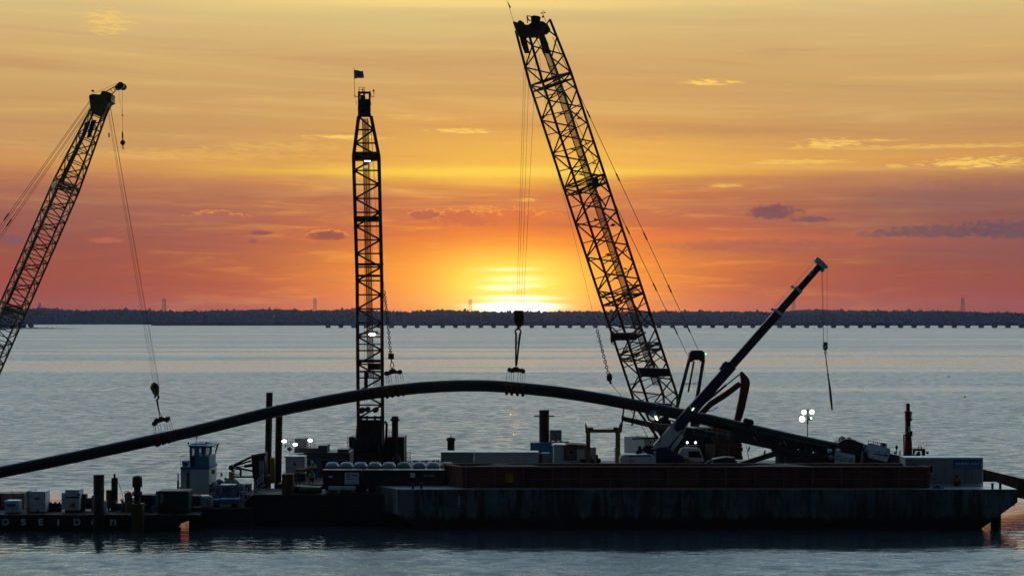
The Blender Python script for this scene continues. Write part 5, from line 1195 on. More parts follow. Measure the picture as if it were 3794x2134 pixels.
q = MB(); q.pbar((1385,361,Yh), (1384,340,Yh), .9); q.lathe(P(1384,338,Yh), [(.11,-.06), (.12,0), (.05,.14), (.01,.16)], 10); q.pbar((1388,343,Yh), (1391,347,Yh), .9); q.build("anemometer", M_STEEL, mc)
q = MB(); q.pbar((1311.5,251,Yh), (1314,363,Yh), .9); q.pbar((1313,356,Yh), (1318,354,Yh), 1.6); q.build("flagpole", M_STEEL, mc)
def flag(pts, wob, name, par, mat):
    q = MB(); nx = 10; ny = 4; (tl, tr_, br_, bl) = [P(*p, Yh) for p in pts]
    for s in (0, .012):
        for i in range(nx+1):
            for j in range(ny+1):
                u_ = i/nx; v_ = j/ny; p = tl.lerp(tr_, u_).lerp(bl.lerp(br_, u_), v_); q.v.append(p + Vector((0, s+.10*math.sin(u_*6+v_)*u_, wob*math.sin(u_*5.5+.6)*u_)))
    N_ = (nx+1)*(ny+1)
    for i in range(nx):
        for j in range(ny):
            a = i*(ny+1)+j; f = [a, a+ny+1, a+ny+2, a+1]; q.f += [f, [N_+k for k in f[::-1]]]; q.sm += [True, True]
    return q.build(name, mat, par)
M_FLAG = newmat("banner_cloth")[0]; g = NG(M_FLAG.node_tree); b = [n for n in g.n if n.type == 'BSDF_PRINCIPLED'][0]
tc = g.new('ShaderNodeTexCoord'); sp = g.new('ShaderNodeSeparateXYZ'); g.l.new(tc.outputs['Generated'], sp.inputs[0])
qx = g.m('SUBTRACT', sp.outputs[0], .5); qz = g.m('SUBTRACT', sp.outputs[2], .5); d2 = g.m('ADD', g.m('MULTIPLY', qx, qx), g.m('MULTIPLY', qz, qz))
ed = g.m('MAXIMUM', g.mr(g.m('ABSOLUTE', qz), .34, .37), 0.0)
g.put(b.inputs['Base Color'], g.mix(g.mr(d2, .045, .03), g.mix(ed, (.30,.33,.38,1), (.30,.07,.04,1)), (.55,.16,.05,1))); b.inputs['Roughness'].default_value = .9
flag(((1312.5,261), (1345,263), (1349,287), (1313.5,293)), .09, "flag", mc, M_FLAG)
# counterweight and house
q = MB(); q.pbox(1322, 1640, 1420, 1728, 219.0, 6); q.pbox(1330, 1600, 1416, 1642, 220.5, 2.5); q.lathe((MP(1368,1640).x-1.3, 217.6, P(0,1650,217.6).z), [(.85,0), (.85,.1), (.6,.12), (.6,2.4), (.85,2.42), (.85,2.55)], 20, 'X'); q.build("house", M_BLACK, mc)
for x0, x1 in ((1288, 1322), (1421, 1504)):
    q = MB(); q.pbox(x0+4, 1619, x1-6, 1730, 219.5, 5, .1); q.build("side_housing", M_BLACK, mc)
q = MB()
for x in (1288, 1310, 1492, 1503):
    q.pbar((x,1617,218.8), (x,1730,218.8), 1.2, 5)
for y in (1618, 1638, 1657, 1677, 1697): q.pbar((1287,y,218.8), (1312,y,218.8), .8, 5); q.pbar((1458,y,218.8), (1504,y,218.8), .8, 5)
for x in (1442, 1450): q.pbar((x,1640,218.9), (x,1599,218.9), .7, 5)
q.pbar((1441,1599,218.9), (1462,1599,218.9), .7, 5); q.pbar((1430,1619,218.9), (1460,1619,218.9), .7, 5); q.build("platform_railing", M_STEEL, mc)
q = MB(); q.tube([P(1426,1560,219), P(1433,1572,219), P(1431,1620,219), P(1428,1650,219)], .14, 7); q.tube([P(1324,1575,219), P(1321,1610,219), P(1323,1640,219)], .1, 7); q.build("hydraulic_hoses", M_RUBBER, mc)
q = MB(); q.pbox(1457, 1653, 1483, 1700, 219.3, .3); q.build("side_door", M_SLATE, mc)
q = MB()
pass
for i in range(-1, 2, 2): MB().bbox((MP(1370,1730).x+i*3.0, 222.5, ZB+.6), (1.1, 8.5, 1.2), .35).build("crawler_track", M_BLACK, mc)
q = MB()
for x in (1506, 1520): q.pbar((x,1671,216), (x,1740,216), 1.0, 5)
for y in (1675, 1684, 1693, 1702, 1711, 1720): q.pbar((1506,y,216), (1520,y,216), .9, 5)
tag(q.build("step_ladder", M_STEEL), "steel ladder leaning up right of the middle crane's base", "ladder")
q = MB(); rr = random.Random(21)
for x in (1536, 1546, 1566, 1580, 1606, 1622): q.prism([(x-6,1712), (x-7,1702+rr.uniform(0,4)), (x-3,1707), (x+3,1700+rr.uniform(0,6)), (x+5,1712)], 215, .5)
tag(q.build("scrap_edge", M_BLACK), "jagged dark scrap edge above the toilets left of the grey container", "scrap")
# lamps on the boom
fl = thing("work_light", MP(1361,598,-1.6), "small lit light bar high on the upright middle crane's boom", "work light", "lights on the middle crane's boom")
q = MB()
for i in range(6): q.pbox(1350+i*4.0, 595, 1352.4+i*4.0, 599.5+(i == 5)*2, MP(0,598,-1.62).y, .08)
q.build("lamp_row", M_LAMPC, fl); MB().pbox(1347, 592, 1376, 604, MP(0,598,-1.5).y, .15).build("bracket", M_BLACK, fl)
MB().pbox(1348, 615, 1362, 622, MP(0,618,-1.5).y, .06).build("lit_panel", glow("lamp_dim", (.85,.9,1), .5), fl)
fl = thing("work_light", MP(1380,1234,-1.7), "bright oval lit floodlight low on the upright middle crane's boom", "work light", "lights on the middle crane's boom")
MB().ball(MP(1379,1239,-1.7), 5.5*pm(215), 10, (2.4,.6,.85)).build("lens", M_LAMP, fl); MB().pbox(1352, 1227, 1400, 1234, MP(0,1230,-1.5).y, .5, .06).build("bracket", M_BLACK, fl)
# its whip line to the cradle
rope("whip_rope", [MP(1374,470,-1.0), MP(1398,880,-3.0), P(1419,1060,203.8)], .55, 208, mc); rope("whip_rope", [MP(1416,980,-1.0), P(1424,1082,203.6)], .6, 206, mc)
q = MB(); q.pbox(1410, 974, 1420, 984, MP(0,980,-.9).y, .4); q.build("line_guide", M_STEEL, mc)
chain([P(1424,1084,YP), P(1432,1150,YP), P(1439,1220,YP), P(1446,1298,YP)], 26, .125, "lifting_chain", "long dark chain beside the upright middle crane's boom")
cb = thing("ball_weight", P(1449,1321,YP), "black drum weight at the end of the middle crane's chain", "hook block")
c0 = P(1449, 1331, YP); MB().lathe(c0, [(.29,0), (.30,.03), (.30,.58), (.29,.6)], 18).build("drum", M_BLACK, cb); MB().ring(P(1447,1303,YP), .13, .045).build("shackle", M_STEEL, cb); MB().tube([P(1449,1331,YP), P(1452,1345,YP)], .06, 7).build("stem", M_STEEL, cb)
lk = MB(); lk.ring(P(1453,1353,YP), .17, .045, (0,1,0), 18, 6, (1, 1.75)); tag(lk.build("chain_link", M_STEEL), "single big oval link above the middle cradle's beam", "chain")
# ---------------------------------------------------------------- the long pipe and its launch ramp
pp = [(-420,1832), (-200,1790), (0,1749), (150,1719), (290,1690), (440,1658), (580,1627), (720,1597), (869,1560), (984,1532), (1090,1509), (1200,1487), (1290,1471), (1375,1457), (1460,1446), (1550,1437), (1640,1431), (1720,1428.5), (1800,1429), (1870,1433), (1950,1440), (2050,1450), (2150,1464), (2250,1481), (2350,1500), (2450,1519), (2550,1540), (2650,1561), (2781,1592), (2900,1619), (3050,1651), (3200,1682), (3365,1716), (3500,1744), (3643,1775), (3794,1810), (4000,1860), (4250,1925)]
q = MB(); q.tube([P(x, y, YP) for x, y in pp], 21.7*pm(YP), 28)
pipe = q.build("pipeline", M_PIPE, label="long black pipe arching across the whole scene, lifted by three cranes", cat="pipe")
def pipe_y(px):
    for (a, ya), (b, yb) in zip(pp, pp[1:]):
        if a <= px <= b: return ya+(yb-ya)*(px-a)/(b-a)
# weld collars on the pipe
for px in (1130, 2310, 1610, 330):
    a, b = P(px-3, pipe_y(px-3), YP), P(px+3, pipe_y(px+3), YP); o = MB().tube([a, b], 22.2*pm(YP), 28); ob = o.build("weld_sleeve", M_BLACK, None)
    ob.parent = pipe; ob.location = ORG[ob]-ORG[pipe]
rp = thing("launch_ramp", (P(3000,0,YP).x, YP, ZB), "dark sloping launch ramp of girders that carries the pipe down to the right", "ramp")
for Y0, nm in ((YP-1.35, 'g'), (YP+1.0, 'h')):
    q = MB()
    q.prism([(2590,1590), (2700,1612), (2868,1648), (3060,1688), (3300,1722), (3660,1762), (3800,1792), (3800,1800), (3640,1790), (3060,1702), (2868,1666), (2700,1630), (2590,1604)], Y0, .35)
    q.prism([(2700,1571), (2868,1611), (3060,1652), (3250,1694), (3250,1700), (3060,1660), (2868,1620), (2700,1580)], Y0+.05, .25)
    q.build("girder", M_GREEN, rp)
q = MB()
for Y0 in (YP-1.2, YP+1.1):
    for x in (2712, 2752, 2790, 2830, 2868, 2905, 2945, 2975, 3003, 3031, 3062, 3100, 3150, 3200): q.pbar((x, pipe_y(x)-3, Y0), (x+7, pipe_y(x)+(52 if x < 3100 else 32), Y0), 3.2, 4)
for x in (2690, 2790, 2890, 2990, 3090, 3190): q.beam(P(x, pipe_y(x)+34, YP-1.3), P(x, pipe_y(x)+34, YP+1.2), .3, .3)
q.prism([(2720,1590), (2868,1612), (2940,1640), (2940,1668), (2868,1658), (2720,1622)], YP-.9, 1.8)
q.prism([(3040,1662), (3250,1700), (3250,1722), (3040,1690)], YP-.9, 1.8)
q.build("bracing", M_GREEN, rp)
q = MB(); q.prism([(2870,1668), (3060,1704), (3300,1720), (3300,1775), (2912,1775), (2912,1690), (2906,1690), (2906,1775), (2884,1775), (2884,1692)], YP-1.25, 2.4)
for a, b in ((2866,2955), (2969,2984), (2998,3009), (3027,3120)): q.prism([(a, pipe_y(a)+14), (b, pipe_y(b)+14), (b, pipe_y(b)+62), (a, pipe_y(a)+62)], YP-1.1, 2.1)
q.prism([(2955.3, pipe_y(2955)+52), (3026.7, pipe_y(3026)+46), (3026.7, pipe_y(3026)+62), (2955.3, pipe_y(2955)+62)], YP-1.05, 2.0)
q.prism([(2955.3, pipe_y(2955)+14), (3026.7, pipe_y(3026)+14), (3026.7, pipe_y(3026)+30), (2955.3, pipe_y(2955)+32)], YP-1.05, 2.0)
q.build("support_frame", M_BLACK, rp)
q = MB(); q.prism([(2733,1716), (2868,1672), (2895,1668), (2895,1684), (2790,1716)], YP-1.5, .5); q.prism([(2733,1716), (2868,1672), (2895,1668), (2895,1684), (2790,1716)], YP+1.0, .5); q.build("diagonal_strut", M_STEEL, rp)
q = MB(); q.pbar((2952,1697,YP-1.6), (3086,1717,YP-1.6), 1.6, 5); q.build("edge_beam", M_RUST, rp)
q = MB(); q.prism([(2303,1541), (2420,1566), (2600,1590), (2600,1604), (2420,1587), (2303,1558)], YP-.9, .5); q.prism([(2303,1541), (2420,1566), (2600,1590), (2600,1604), (2420,1587), (2303,1558)], YP+.5, .5); q.build("outrigger_beam", M_STEEL, rp)
for (a, b) in (((2311,1513), (2301,1600)), ((2352,1519), (2341,1577))):
    MB().pbar((*a, YP-1.0), (*b, YP-1.0), 3.4, 6).build("guide_post", M_STEEL, rp)
for x in (2777, 2835): MB().pbar((x, 1655+(x-2777)*.2, YP-1.0), (x-4, 1670+(x-2777)*.22, YP-1.0), 3, 5).build("dangling_bracket", M_STEEL, rp)
MB().pbar((2766,1650,YP-1.3), (2775,1706,YP-1.3), 1.2, 5).build("stay_rod", M_STEEL, rp)
q = MB(); q.prism([(2570,1606), (2704,1632), (2704,1637), (2570,1611)], YP-2.6, 1.2); q.build("walkway_floor", M_DDECK, rp)
q = MB()
for x, y in ((2575,1570), (2620,1580), (2660,1588), (2697,1596), (2704,1598)): q.pbar((x, y, YP-2.5), (x-6, y+38, YP-2.5), .8, 5)
for dy in (0, 14): q.pbar((2572, 1570+dy, YP-2.5), (2704, 1598+dy, YP-2.5), .7, 5)
q.build("walkway_railing", M_GREY, rp)
for i, x in enumerate((2766, 2781)):
    q = MB(); c0 = P(x, 1562+i*4, YP-.1); q.lathe((c0.x-.0, YP-.55, c0.z+.06), [(.2,0), (.3,.08), (.3,.4), (.2,.55), (.3,.7), (.3,1.0), (.2,1.1)], 14, 'Y'); q.build("hold_down_wheel", M_RUBBER, rp)
for (x, y) in ((2957,1658), ): pass
q = MB()
for x, y in ((2793,1621), (2800,1627), (2890,1642), (2905,1638), (2911,1645)): q.ball(P(x, y, YP-1.75), .09, 7)
q.build("valve_knobs", M_GREY, rp)
st_ = thing("stinger", (P(3700,0,YP).x, YP, 0), "dark railed stinger sloping into the water behind the barge's right end", "ramp")
q = MB(); q.prism([(3600,1728), (3643,1738), (3794,1774), (3960,1814), (4300,1900), (4300,1965), (3960,1886), (3794,1848), (3640,1812), (3600,1802)], YP-1.6, .4)
q.prism([(3600,1728), (3643,1738), (3794,1774), (3960,1814), (4300,1900), (4300,1965), (3960,1886), (3794,1848), (3640,1812), (3600,1802)], YP+1.3, .4)
q.prism([(3600,1796), (3794,1840), (4300,1957), (4300,1964), (3794,1847), (3600,1803)], YP-1.2, 2.5); q.build("side_frame", M_RUST, st_)
q = MB()
for x in (3650, 3700, 3752, 3790, 3850): q.pbar((x, 1738+(x-3643)*.24+3, YP-1.5), (x, 1738+(x-3643)*.24-6, YP-1.5), 1.0, 5)
q.build("deck_cleats", M_STEEL, st_)
for a, b in ((3645,1752), (3686,1760)): MB().pbox(a, b, a+6, b+48, YP-1.75, .14).build("stiffener", M_STEEL, st_)
# ---------------------------------------------------------------- big leaning crane
Rc = thing("lattice_crane", (P(2560,0,216).x, 216, ZB), "biggest brown lattice boom crane leaning left, with twin pendant lines and a dark mast", "crane", "lattice boom cranes lifting the pipe")
base = P(2475, 1615, 216.0); tip = P(1966, 70, 208.4); ax = (tip-base).normalized(); L = (tip-base).length
w_ = Vector((.463, -.886, 0)); w_ = (w_ - ax*w_.dot(ax)).normalized(); n_ = w_.cross(ax).normalized()
if n_.x < 0: n_ = -n_
def st(s): return base + ax*s
A, B = MB(), MB()
sect = [(0.0, 1.3, .6), (.085*L, 1.42, 1.85), (.86*L, 1.40, 1.80), (.985*L, 1.25, 1.45)]
def quad2(c, w, n): return [c-w-n, c+w-n, c+w+n, c-w+n]
for k, ((s0, a0, b0), (s1, a1, b1)) in enumerate(zip(sect, sect[1:])):
    x_, y_ = lattice(quad2(st(s0), w_*a0, n_*b0), quad2(st(s1), w_*a1, n_*b1), (3, 19, 3)[k], .14, .084, hb=False, par=True)
    A.add(x_.v, x_.f, True); B.add(y_.v, y_.f, True)
    c0, c1 = quad2(st(s0), w_*a0, n_*b0), quad2(st(s1), w_*a1, n_*b1)
    if k == 1:      # second zig-zag on the wide faces
        for (i, j) in ((1, 2), (3, 0)):
            for m in range(18): t0 = (m+.08)/18; B.bar(c0[i].lerp(c1[i], t0), c0[j].lerp(c1[j], t0+.012), .055, 5)
for (a, b) in (((1914,112), (1904,82)), ((1946,118), (1938,90))): A.bar(P(*a, 207.9), P(*b, 207.6), .125, 7)
A.build("boom_chords", M_BOOMR, Rc); B.build("boom_bracing", M_BOOMR, Rc)
for s in (.20, .215, .335, .355, .60, .62, .845, .86):
    q = MB(); c0 = quad2(st(s*L), w_*1.42, n_*1.85)
    for i in range(4): q.bar(c0[i], c0[(i+1) % 4], .085, 5)
    q.bar(c0[0], c0[2], .06, 5)
    if s in (.20, .335, .60, .845):
        c0 = st(s*L)
        for k in range(4): q.bar(c0-n_*1.8+w_*(k*.9-1.35), c0+n_*1.8+w_*(1.35-k*.9)+ax*.6, .05, 5)
        q.beam(c0+n_*1.5-w_*1.3, c0+n_*1.5+w_*1.3, .22, .06, n_); q.beam(c0+n_*1.2-w_*.6-ax*.4, c0+n_*1.9-w_*.6-ax*2.6, .10, .14)
    q.build("joint_frame", M_BOOMR, Rc)
strip([st(L*(.12+.055*i))+n_*.62-w_*.62 for i in range(16)], [st(L*(.12+.055*i))+n_*.62+w_*.62 for i in range(16)], .05, "catwalk_mesh", Rc, M_MESH)
q = MB()
for sx in (-.62, .62): q.tube([st(L*.12)+n_*.6+w_*sx, st(L*.95)+n_*.6+w_*sx], .055, 5)
for i in range(14):
    q.bar(st(L*(.17+.055*i))+n_*.58-w_*.5, st(L*(.17+.055*i))+n_*.58+w_*.5, .05, 5)
q.build("catwalk_rail", M_STEEL, Rc)
c0 = st(.225*L); q = MB()      # rope drum and platforms low on the boom
a, b = P(2268, 1247, 210.4), P(2358, 1246, 210.4); q.tube([a, b], .42, 16); q.lathe((a.x-.18, 210.4, a.z), [(.4,0), (.62,.03), (.62,.3), (.42,.36)], 18, 'X'); q.build("rope_drum", M_BOOMR, Rc)
q = MB(); q.prism([(2366,1362), (2478,1366), (2486,1394), (2376,1396)], 210.6, 1.4); q.prism([(2345,1250), (2392,1228), (2394,1233), (2350,1262)], 210.9, .6); q.prism([(2388,1490), (2490,1496), (2494,1520), (2396,1530)], 211.5, 1.4); q.build("platform", M_BLACK, Rc)
q = MB(); q.prism([(2197,668), (2203,658), (2208,661), (2213,655), (2218,668), (2216,684), (2206,694), (2195,690), (2192,679)], 210.0, .9); q.build("rope_guard", M_BLACK, Rc)
q = MB(); q.pbar((2268,1262,210.3), (2264,1270,210.3), 2); q.pbar((2264,1270,210.3), (2274,1276,210.3), 2); q.build("rope_hook", M_STEEL, Rc)
Yt = 207.2
hd = MB()
hd.prism([(1903,80), (1919,85), (1930,88), (1946,92), (1994,96), (2003,130), (1990,137), (1924,137), (1917,122)], Yt, .5); hd.prism([(1903,80), (1919,85), (1930,88), (1946,92), (1994,96), (2003,130), (1990,137), (1924,137), (1917,122)], Yt+1.9, .5)
hd.prism([(1925,135), (1948,135), (1963,197), (1944,197), (1930,160)], Yt+.3, .5)
hd.prism([(1984,84), (1998,82), (2032,165), (2034,197), (2012,197), (1996,130)], Yt-.1, .6)
hd.prism([(1988,80), (2012,80), (2030,92), (2040,112), (2026,124), (2000,126)], Yt+1.4, 1.2)
hd.build("boom_head", M_BOOMR, Rc)
q = MB()
for x, y, R in ((1944,116,20), (1975,108,24), (1926,84,8)):
    c0 = P(x, y, Yt); r = R*pm(Yt); q.lathe((c0.x, Yt+.1, c0.z), [(r*.9,0), (r,.05), (r,.3), (r*.75,.4), (r*.75,1.6), (r,1.7), (r,2.0), (r*.9,2.1)], 18, 'Y')
q.build("head_sheaves", M_STEEL, Rc)
q = MB()
q.prism([(1967,62), (1978,58), (1998,61), (2003,68), (2000,84), (1968,84)], Yt+.5, 1.0)
for a, b in (((1952,60), (1955,88)), ((1952,60), (2003,66)), ((1952,60), (1961,80)), ((1955,74), (1966,78))): q.pbar((*a, Yt+.6), (*b, Yt+.6), 1.8, 5)
q.prism([(1921,78), (1928,76), (1940,84), (1944,90), (1920,88)], Yt+.4, .8); q.build("head_platform", M_BLACK, Rc)
q = MB(); q.pbar((2024,84,Yt+1), (2011,52,Yt+1), .9, 5); q.pbar((2012,58,Yt+1), (2012,39,Yt+1), .9, 5); q.pbar((2005,50,Yt+1), (2020,48,Yt+1), .7, 5); q.ball(P(2006,50,Yt+1), .08, 6); q.ball(P(2019,48,Yt+1), .08, 6); q.pbox(2008, 60, 2016, 66, Yt+.9, .2); q.build("anemometer", M_STEEL, Rc)
q = MB(); q.pbar((1903,82,Yt+.3), (1876,-6,Yt+.3), .7, 5); q.build("flagpole", M_STEEL, Rc)
Yh = Yt+.3; flag(((1880.5,8), (1884,12), (1893.5,28), (1889.5,33)), .02, "pennant", Rc, M_MAROON)
q = MB(); q.pbar((1912,128,Yt), (1915,124,Yt), 2.5, 6); q.build("head_lamp", M_STEEL, Rc)
for (a, b, kn) in (((2048,140), (2587,1296), (.24,.44,.63,.80,.93)), ((1985,140), (2547,1316), (.44,.60,.78,.92))):
    pa, pb_ = P(*a, 209.5), P(*b, 215.6); pts = [pa.lerp(pb_, i/14) for i in range(15)]
    rope("pendant_line", pts, 1.15, 212, Rc, kn)
for (a, b) in (((1943,205), (1914,1152)), ((1950,205), (1921,1150)), ((1962,205), (1931,1150)), ((1986,205), (1939,1152))): rope("hoist_rope", [P(*a, Yt+.6), P(*b, YP)], .55, 206, Rc)
rope("whip_rope", [P(1998,205,Yt+.8), P(2042,548,208.0), P(2128,880,206), P(2213,1226,204.5)], .5, 206, Rc)
chain([P(2214,1228,204.5), P(2232,1300,204.4), P(2253,1380,204.3)], 17, .13, "lifting_chain", "dark chain hanging left of the leaning crane's lower boom")
cb = thing("headache_ball", P(2258,1398,204.3), "black barrel shaped weight at the end of the leaning crane's chain", "hook ball")
c0 = P(2258, 1398, 204.3); MB().lathe(c0-Vector((0,0,.42)), [(.12,0), (.26,.12), (.30,.35), (.30,.6), (.22,.78), (.08,.86)], 16).build("weight", M_BLACK, cb); MB().ball(P(2262,1417,204.3), .15, 8).build("swivel", M_STEEL, cb)
tag(MB().tube([P(2263,1420,204.3), P(2310,1478,204.6), P(2375,1575,205), P(2412,1640,206)], .03, 5).build("tag_line", M_ROPE), "thin tag line running from the barrel shaped weight down behind the pipe", "rope")
rope("drum_rope", [P(2272,1262,210.4), P(2290,1320,210), P(2330,1440,209)], .3, 210, Rc)
# mast, house, counterweight
Yb = 215.6
hd = MB(); hd.prism([(2553,1330), (2556,1308), (2564,1298), (2601,1298), (2611,1306), (2612,1340), (2600,1341), (2594,1334), (2572,1334), (2564,1341), (2552,1340)], Yb, 1.6); hd.build("mast_head", M_BLACK, Rc)
q = MB()
for a, b, r in (((2553,1334), (2500,1540), 7), ((2606,1336), (2572,1540), 7)): q.tube([P(*a, Yb+.6), P(*b, Yb-.6)], r*pm(Yb), 10)
q.pbar((2535,1421,Yb+.2), (2588,1421,Yb+.2), 1.6); q.build("mast_legs", M_NAVY, Rc)
q = MB(); q.tube([P(2571,1338,Yb+1), P(2550,1452,Yb+1)], 3.6*pm(Yb), 8); q.build("back_stay_strut", M_BLACK, Rc)
for i in range(7): rope("luffing_rope", [P(2562+i*7.2, 1336, Yb+.5+.1*i), P(2590+i*8.5, 1640, Yb+1.5)], .38, Yb, Rc)
MB().ball(P(2615,1311,Yb-.1), 2.6*pm(Yb), 8).build("beacon", M_LED, Rc)
q = MB(); q.pbox(2452, 1585, 2655, 1702, 214.6, 3.4, .15); q.prism([(2415,1560), (2470,1540), (2510,1600), (2460,1640)], 214.2, 1.0); q.prism([(2415,1560), (2470,1540), (2510,1600), (2460,1640)], 217.0, 1.0); q.build("house", M_BLACK, Rc)
q = MB()
for i in range(8):
    y = 1580+i*15.5; q.pbox(2640-(i % 2)*2, y, 2750+(i % 2)*3, y+14.5, 213.6, 5.2, .1)
q.build("counterweight", M_RUST, Rc)
q = MB(); q.pbox(2614, 1646, 2650, 1706, 213.4, .8, .05); q.build("engine_door", M_TAN, Rc)
q = MB()
for dy in (-3.0, 3.0): q.bbox((P(2560,0,216).x, 216.4+dy, ZB+.62), (9.5, 1.2, 1.24), .35)
q.box((P(2560,0,216).x, 216.4, ZB+.9), (4, 6, .8)); q.build("tracks", M_BLACK, Rc)
for i, x in enumerate((2546, 2577)):
    flood(x, 1639, 210.5, 3.6, "small lit work lamp %s of the pair behind the telescopic crane's cab" % ("left", "right")[i], P(x, 1648, 211), "work light", "pair of small work lamps behind the telescopic crane", (1,.6,1))
tag(MB().pbox(2538, 1650, 2590, 1712, 210.6, 1.2).build("lamp_plinth", M_BLACK), "black cabinet carrying the pair of small work lamps", "cabinet")
# green work light under the pipe
wl = thing("work_light", P(2425,1545,202.2), "greenish lit work light tilted below the pipe beside a blue box", "work light")
c0 = P(2432, 1549, 201.9); k = MB(); k.ball((0,0,0), 4.2*pm(202), 10, (.8,.6,2.3)); rot = Matrix.Rotation(math.radians(-32), 3, 'Y'); k.v = [c0 + rot @ v for v in k.v]; k.build("lens", M_LAMPG, wl)
q = MB(); q.pbox(2408, 1524, 2430, 1542, 202.4, .5, .08); q.ball(P(2421,1530,202.4), .28, 9, (1.1,.8,1)); q.build("blue_housing", M_BLUE, wl); q = MB(); q.prism([(2386,1522), (2398,1528), (2408,1552), (2428,1562), (2424,1568), (2402,1558)], 202.5, .2); q.pbar((2424,1560,202.3), (2424,1712,202.3), 1.6, 6); q.build("bracket", M_STEEL, wl)
# white open-top container behind
t = thing("open_container", (P(2380,0,212).x, 212.5, ZB), "pale open topped container turned at an angle behind the yellow gantry's right post", "container")
zt = P(0, 1621, 211.5).z; x0, x1, x2 = P(2319,0,211).x, P(2388,0,211).x, P(2440,0,211).x
q = MB()
for (a, b) in (((x0, 213.6), (x1, 210.8)), ((x1, 210.8), (x2, 211.6)), ((x2, 211.6), (x0+1.5, 214.4)), ((x0+1.5, 214.4), (x0, 213.6))):
    q.beam((a[0], a[1], (ZB+zt)/2), (b[0], b[1], (ZB+zt)/2), .08, zt-ZB)
q.build("wall", M_WHITE, t)
q = MB(); q.prism([(2342,1622), (2440,1618), (2440,1625), (2342,1628)], 210.7, .3); q.ring(P(2396,1617,210.9), .12, .03); q.ring(P(2421,1617,210.9), .14, .03); q.build("lid", M_BLACK, t)
# ---------------------------------------------------------------- telescopic crane
Yc = 201.0
tc_ = thing("telescopic_crane", (P(2450,0,Yc).x, Yc, ZB), "white and dark blue mobile crane with its telescopic boom raised across the pipe", "crane")
def tb(a, b, wp, dep, name, mat):
    q = MB(); q.beam(P(*a, Yc), P(*b, Yc), dep, wp*pm(Yc), (0,0,1)); return q.build(name, mat, tc_)
tb((2436,1664), (2518,1571), 44, .95, "boom_root", M_WHITE)
tb((2519,1570), (2566,1517), 41, .93, "boom_base_section", M_NAVY)
tb((2567,1516), (2712,1352), 38, .9, "boom_base_section", M_NAVY)
tb((2713,1351), (2882,1160), 30.5, .8, "boom_mid_section", M_BLACK); tb((2883,1159), (2960,1072), 27, .7, "boom_mid_section", M_BLACK); tb((2961,1071), (3040,981), 23, .6, "boom_fly_section", M_BLACK)
for (x, y, w) in ((2884,1157,37), (2957,1074,32)):
    q = MB(); d_ = (P(3040,981,Yc)-P(2436,1664,Yc)).normalized(); c0 = P(x, y, Yc); q.beam(c0-d_*.16, c0+d_*.12, .95, w*pm(Yc)); nrm = Vector((-d_.z, 0, d_.x)); q.beam(c0+nrm*.5-d_*.1, c0+nrm*.78-d_*.25, .5, .22); q.build("boom_collar", M_WHITE, tc_)
q = MB(); q.prism([(3020,962), (3028,952), (3034,956), (3048,966), (3063,983), (3067,990), (3064,996), (3052,996), (3036,984), (3022,971)], Yc-.45, .9); q.pbox(3041, 988, 3052, 1007, Yc-.3, .6, .1); q.build("boom_head", M_WHITE, tc_)
q = MB()
for x, y in ((3046,1001), (3059,989)): c0 = P(x, y, Yc); q.lathe((c0.x, Yc-.25, c0.z), [(.2,0), (.2,.08), (.14,.1), (.14,.4), (.2,.42), (.2,.5)], 14, 'Y')
q.build("head_sheaves", M_GREY, tc_)
q = MB(); q.prism([(2996,1020), (3004,1010), (3008,1013), (3000,1024)], Yc-.34, .03); q.prism([(3007,1004), (3013,996), (3017,999), (3011,1008)], Yc-.34, .03); q.build("boom_stripes", M_SIGNW, tc_)
for a, b in (((2948,1050), (3022,964)), ((2866,1138), (2944,1050)), ((2872,1140), (2952,1052))): rope("boom_hose", [P(*a, Yc), P(*b, Yc)], .5, Yc, tc_)
q = MB(); q.tube([P(2488,1668,Yc-.75), P(2527,1612,Yc-.7)], 7.5*pm(Yc), 12); q.tube([P(2526,1613,Yc-.7), P(2548,1572,Yc-.65)], 2.2*pm(Yc), 8); q.build("lift_cylinder", M_WHITE, tc_)
q = MB()
for i in range(7): a = (2580+i*20, 1482-i*22); q.pbar((*a, Yc-.3), (a[0]+9, a[1]-14, Yc-.3), 1.6, 5)
q.pbar((2572,1490,Yc-.2), (2712,1332,Yc-.2), .8, 5); q.prism([(2664,1370), (2680,1345), (2690,1337), (2696,1342), (2690,1352), (2676,1368)], Yc-.3, .5); q.build("boom_cable_tray", M_STEEL, tc_)
q = MB(); q.prism([(2497,1588), (2508,1560), (2530,1555), (2546,1566), (2536,1588), (2510,1600)], Yc-.62, 1.2); q.build("boom_pivot_box", M_NAVY, tc_)
MB().prism([(2563,1519), (2570,1510), (2572,1512), (2565,1521)], Yc-.56, .04).build("lit_gauge", M_LAMPG, tc_)
q = MB(); q.prism([(2432,1660), (2470,1655), (2518,1690), (2545,1712), (2545,1745), (2428,1745)], Yc-.8, 1.6); q.build("turntable", M_NAVY, tc_)
q = MB(); q.prism([(2298,1698), (2304,1687), (2318,1684), (2420,1686), (2430,1692), (2430,1716), (2418,1722), (2298,1722)], Yc-1.2, 2.4); q.build("counterweight", M_WHITE, tc_)
q = MB(); q.prism([(2328,1686), (2410,1686), (2410,1690), (2328,1690)], Yc-1.25, .06); q.pbox(2328, 1706, 2352, 1708.5, Yc-1.22, .04); q.build("counterweight_stripe", M_SIGNB, tc_)
q = MB(); rr = random.Random(14)
for i in range(13): x = rr.uniform(2362, 2428); q.bbox(P(x, rr.uniform(1652, 1684), Yc-rr.uniform(-.5, .5)), (rr.uniform(.2,.6), rr.uniform(.3,.6), rr.uniform(.2,.5)), .06)
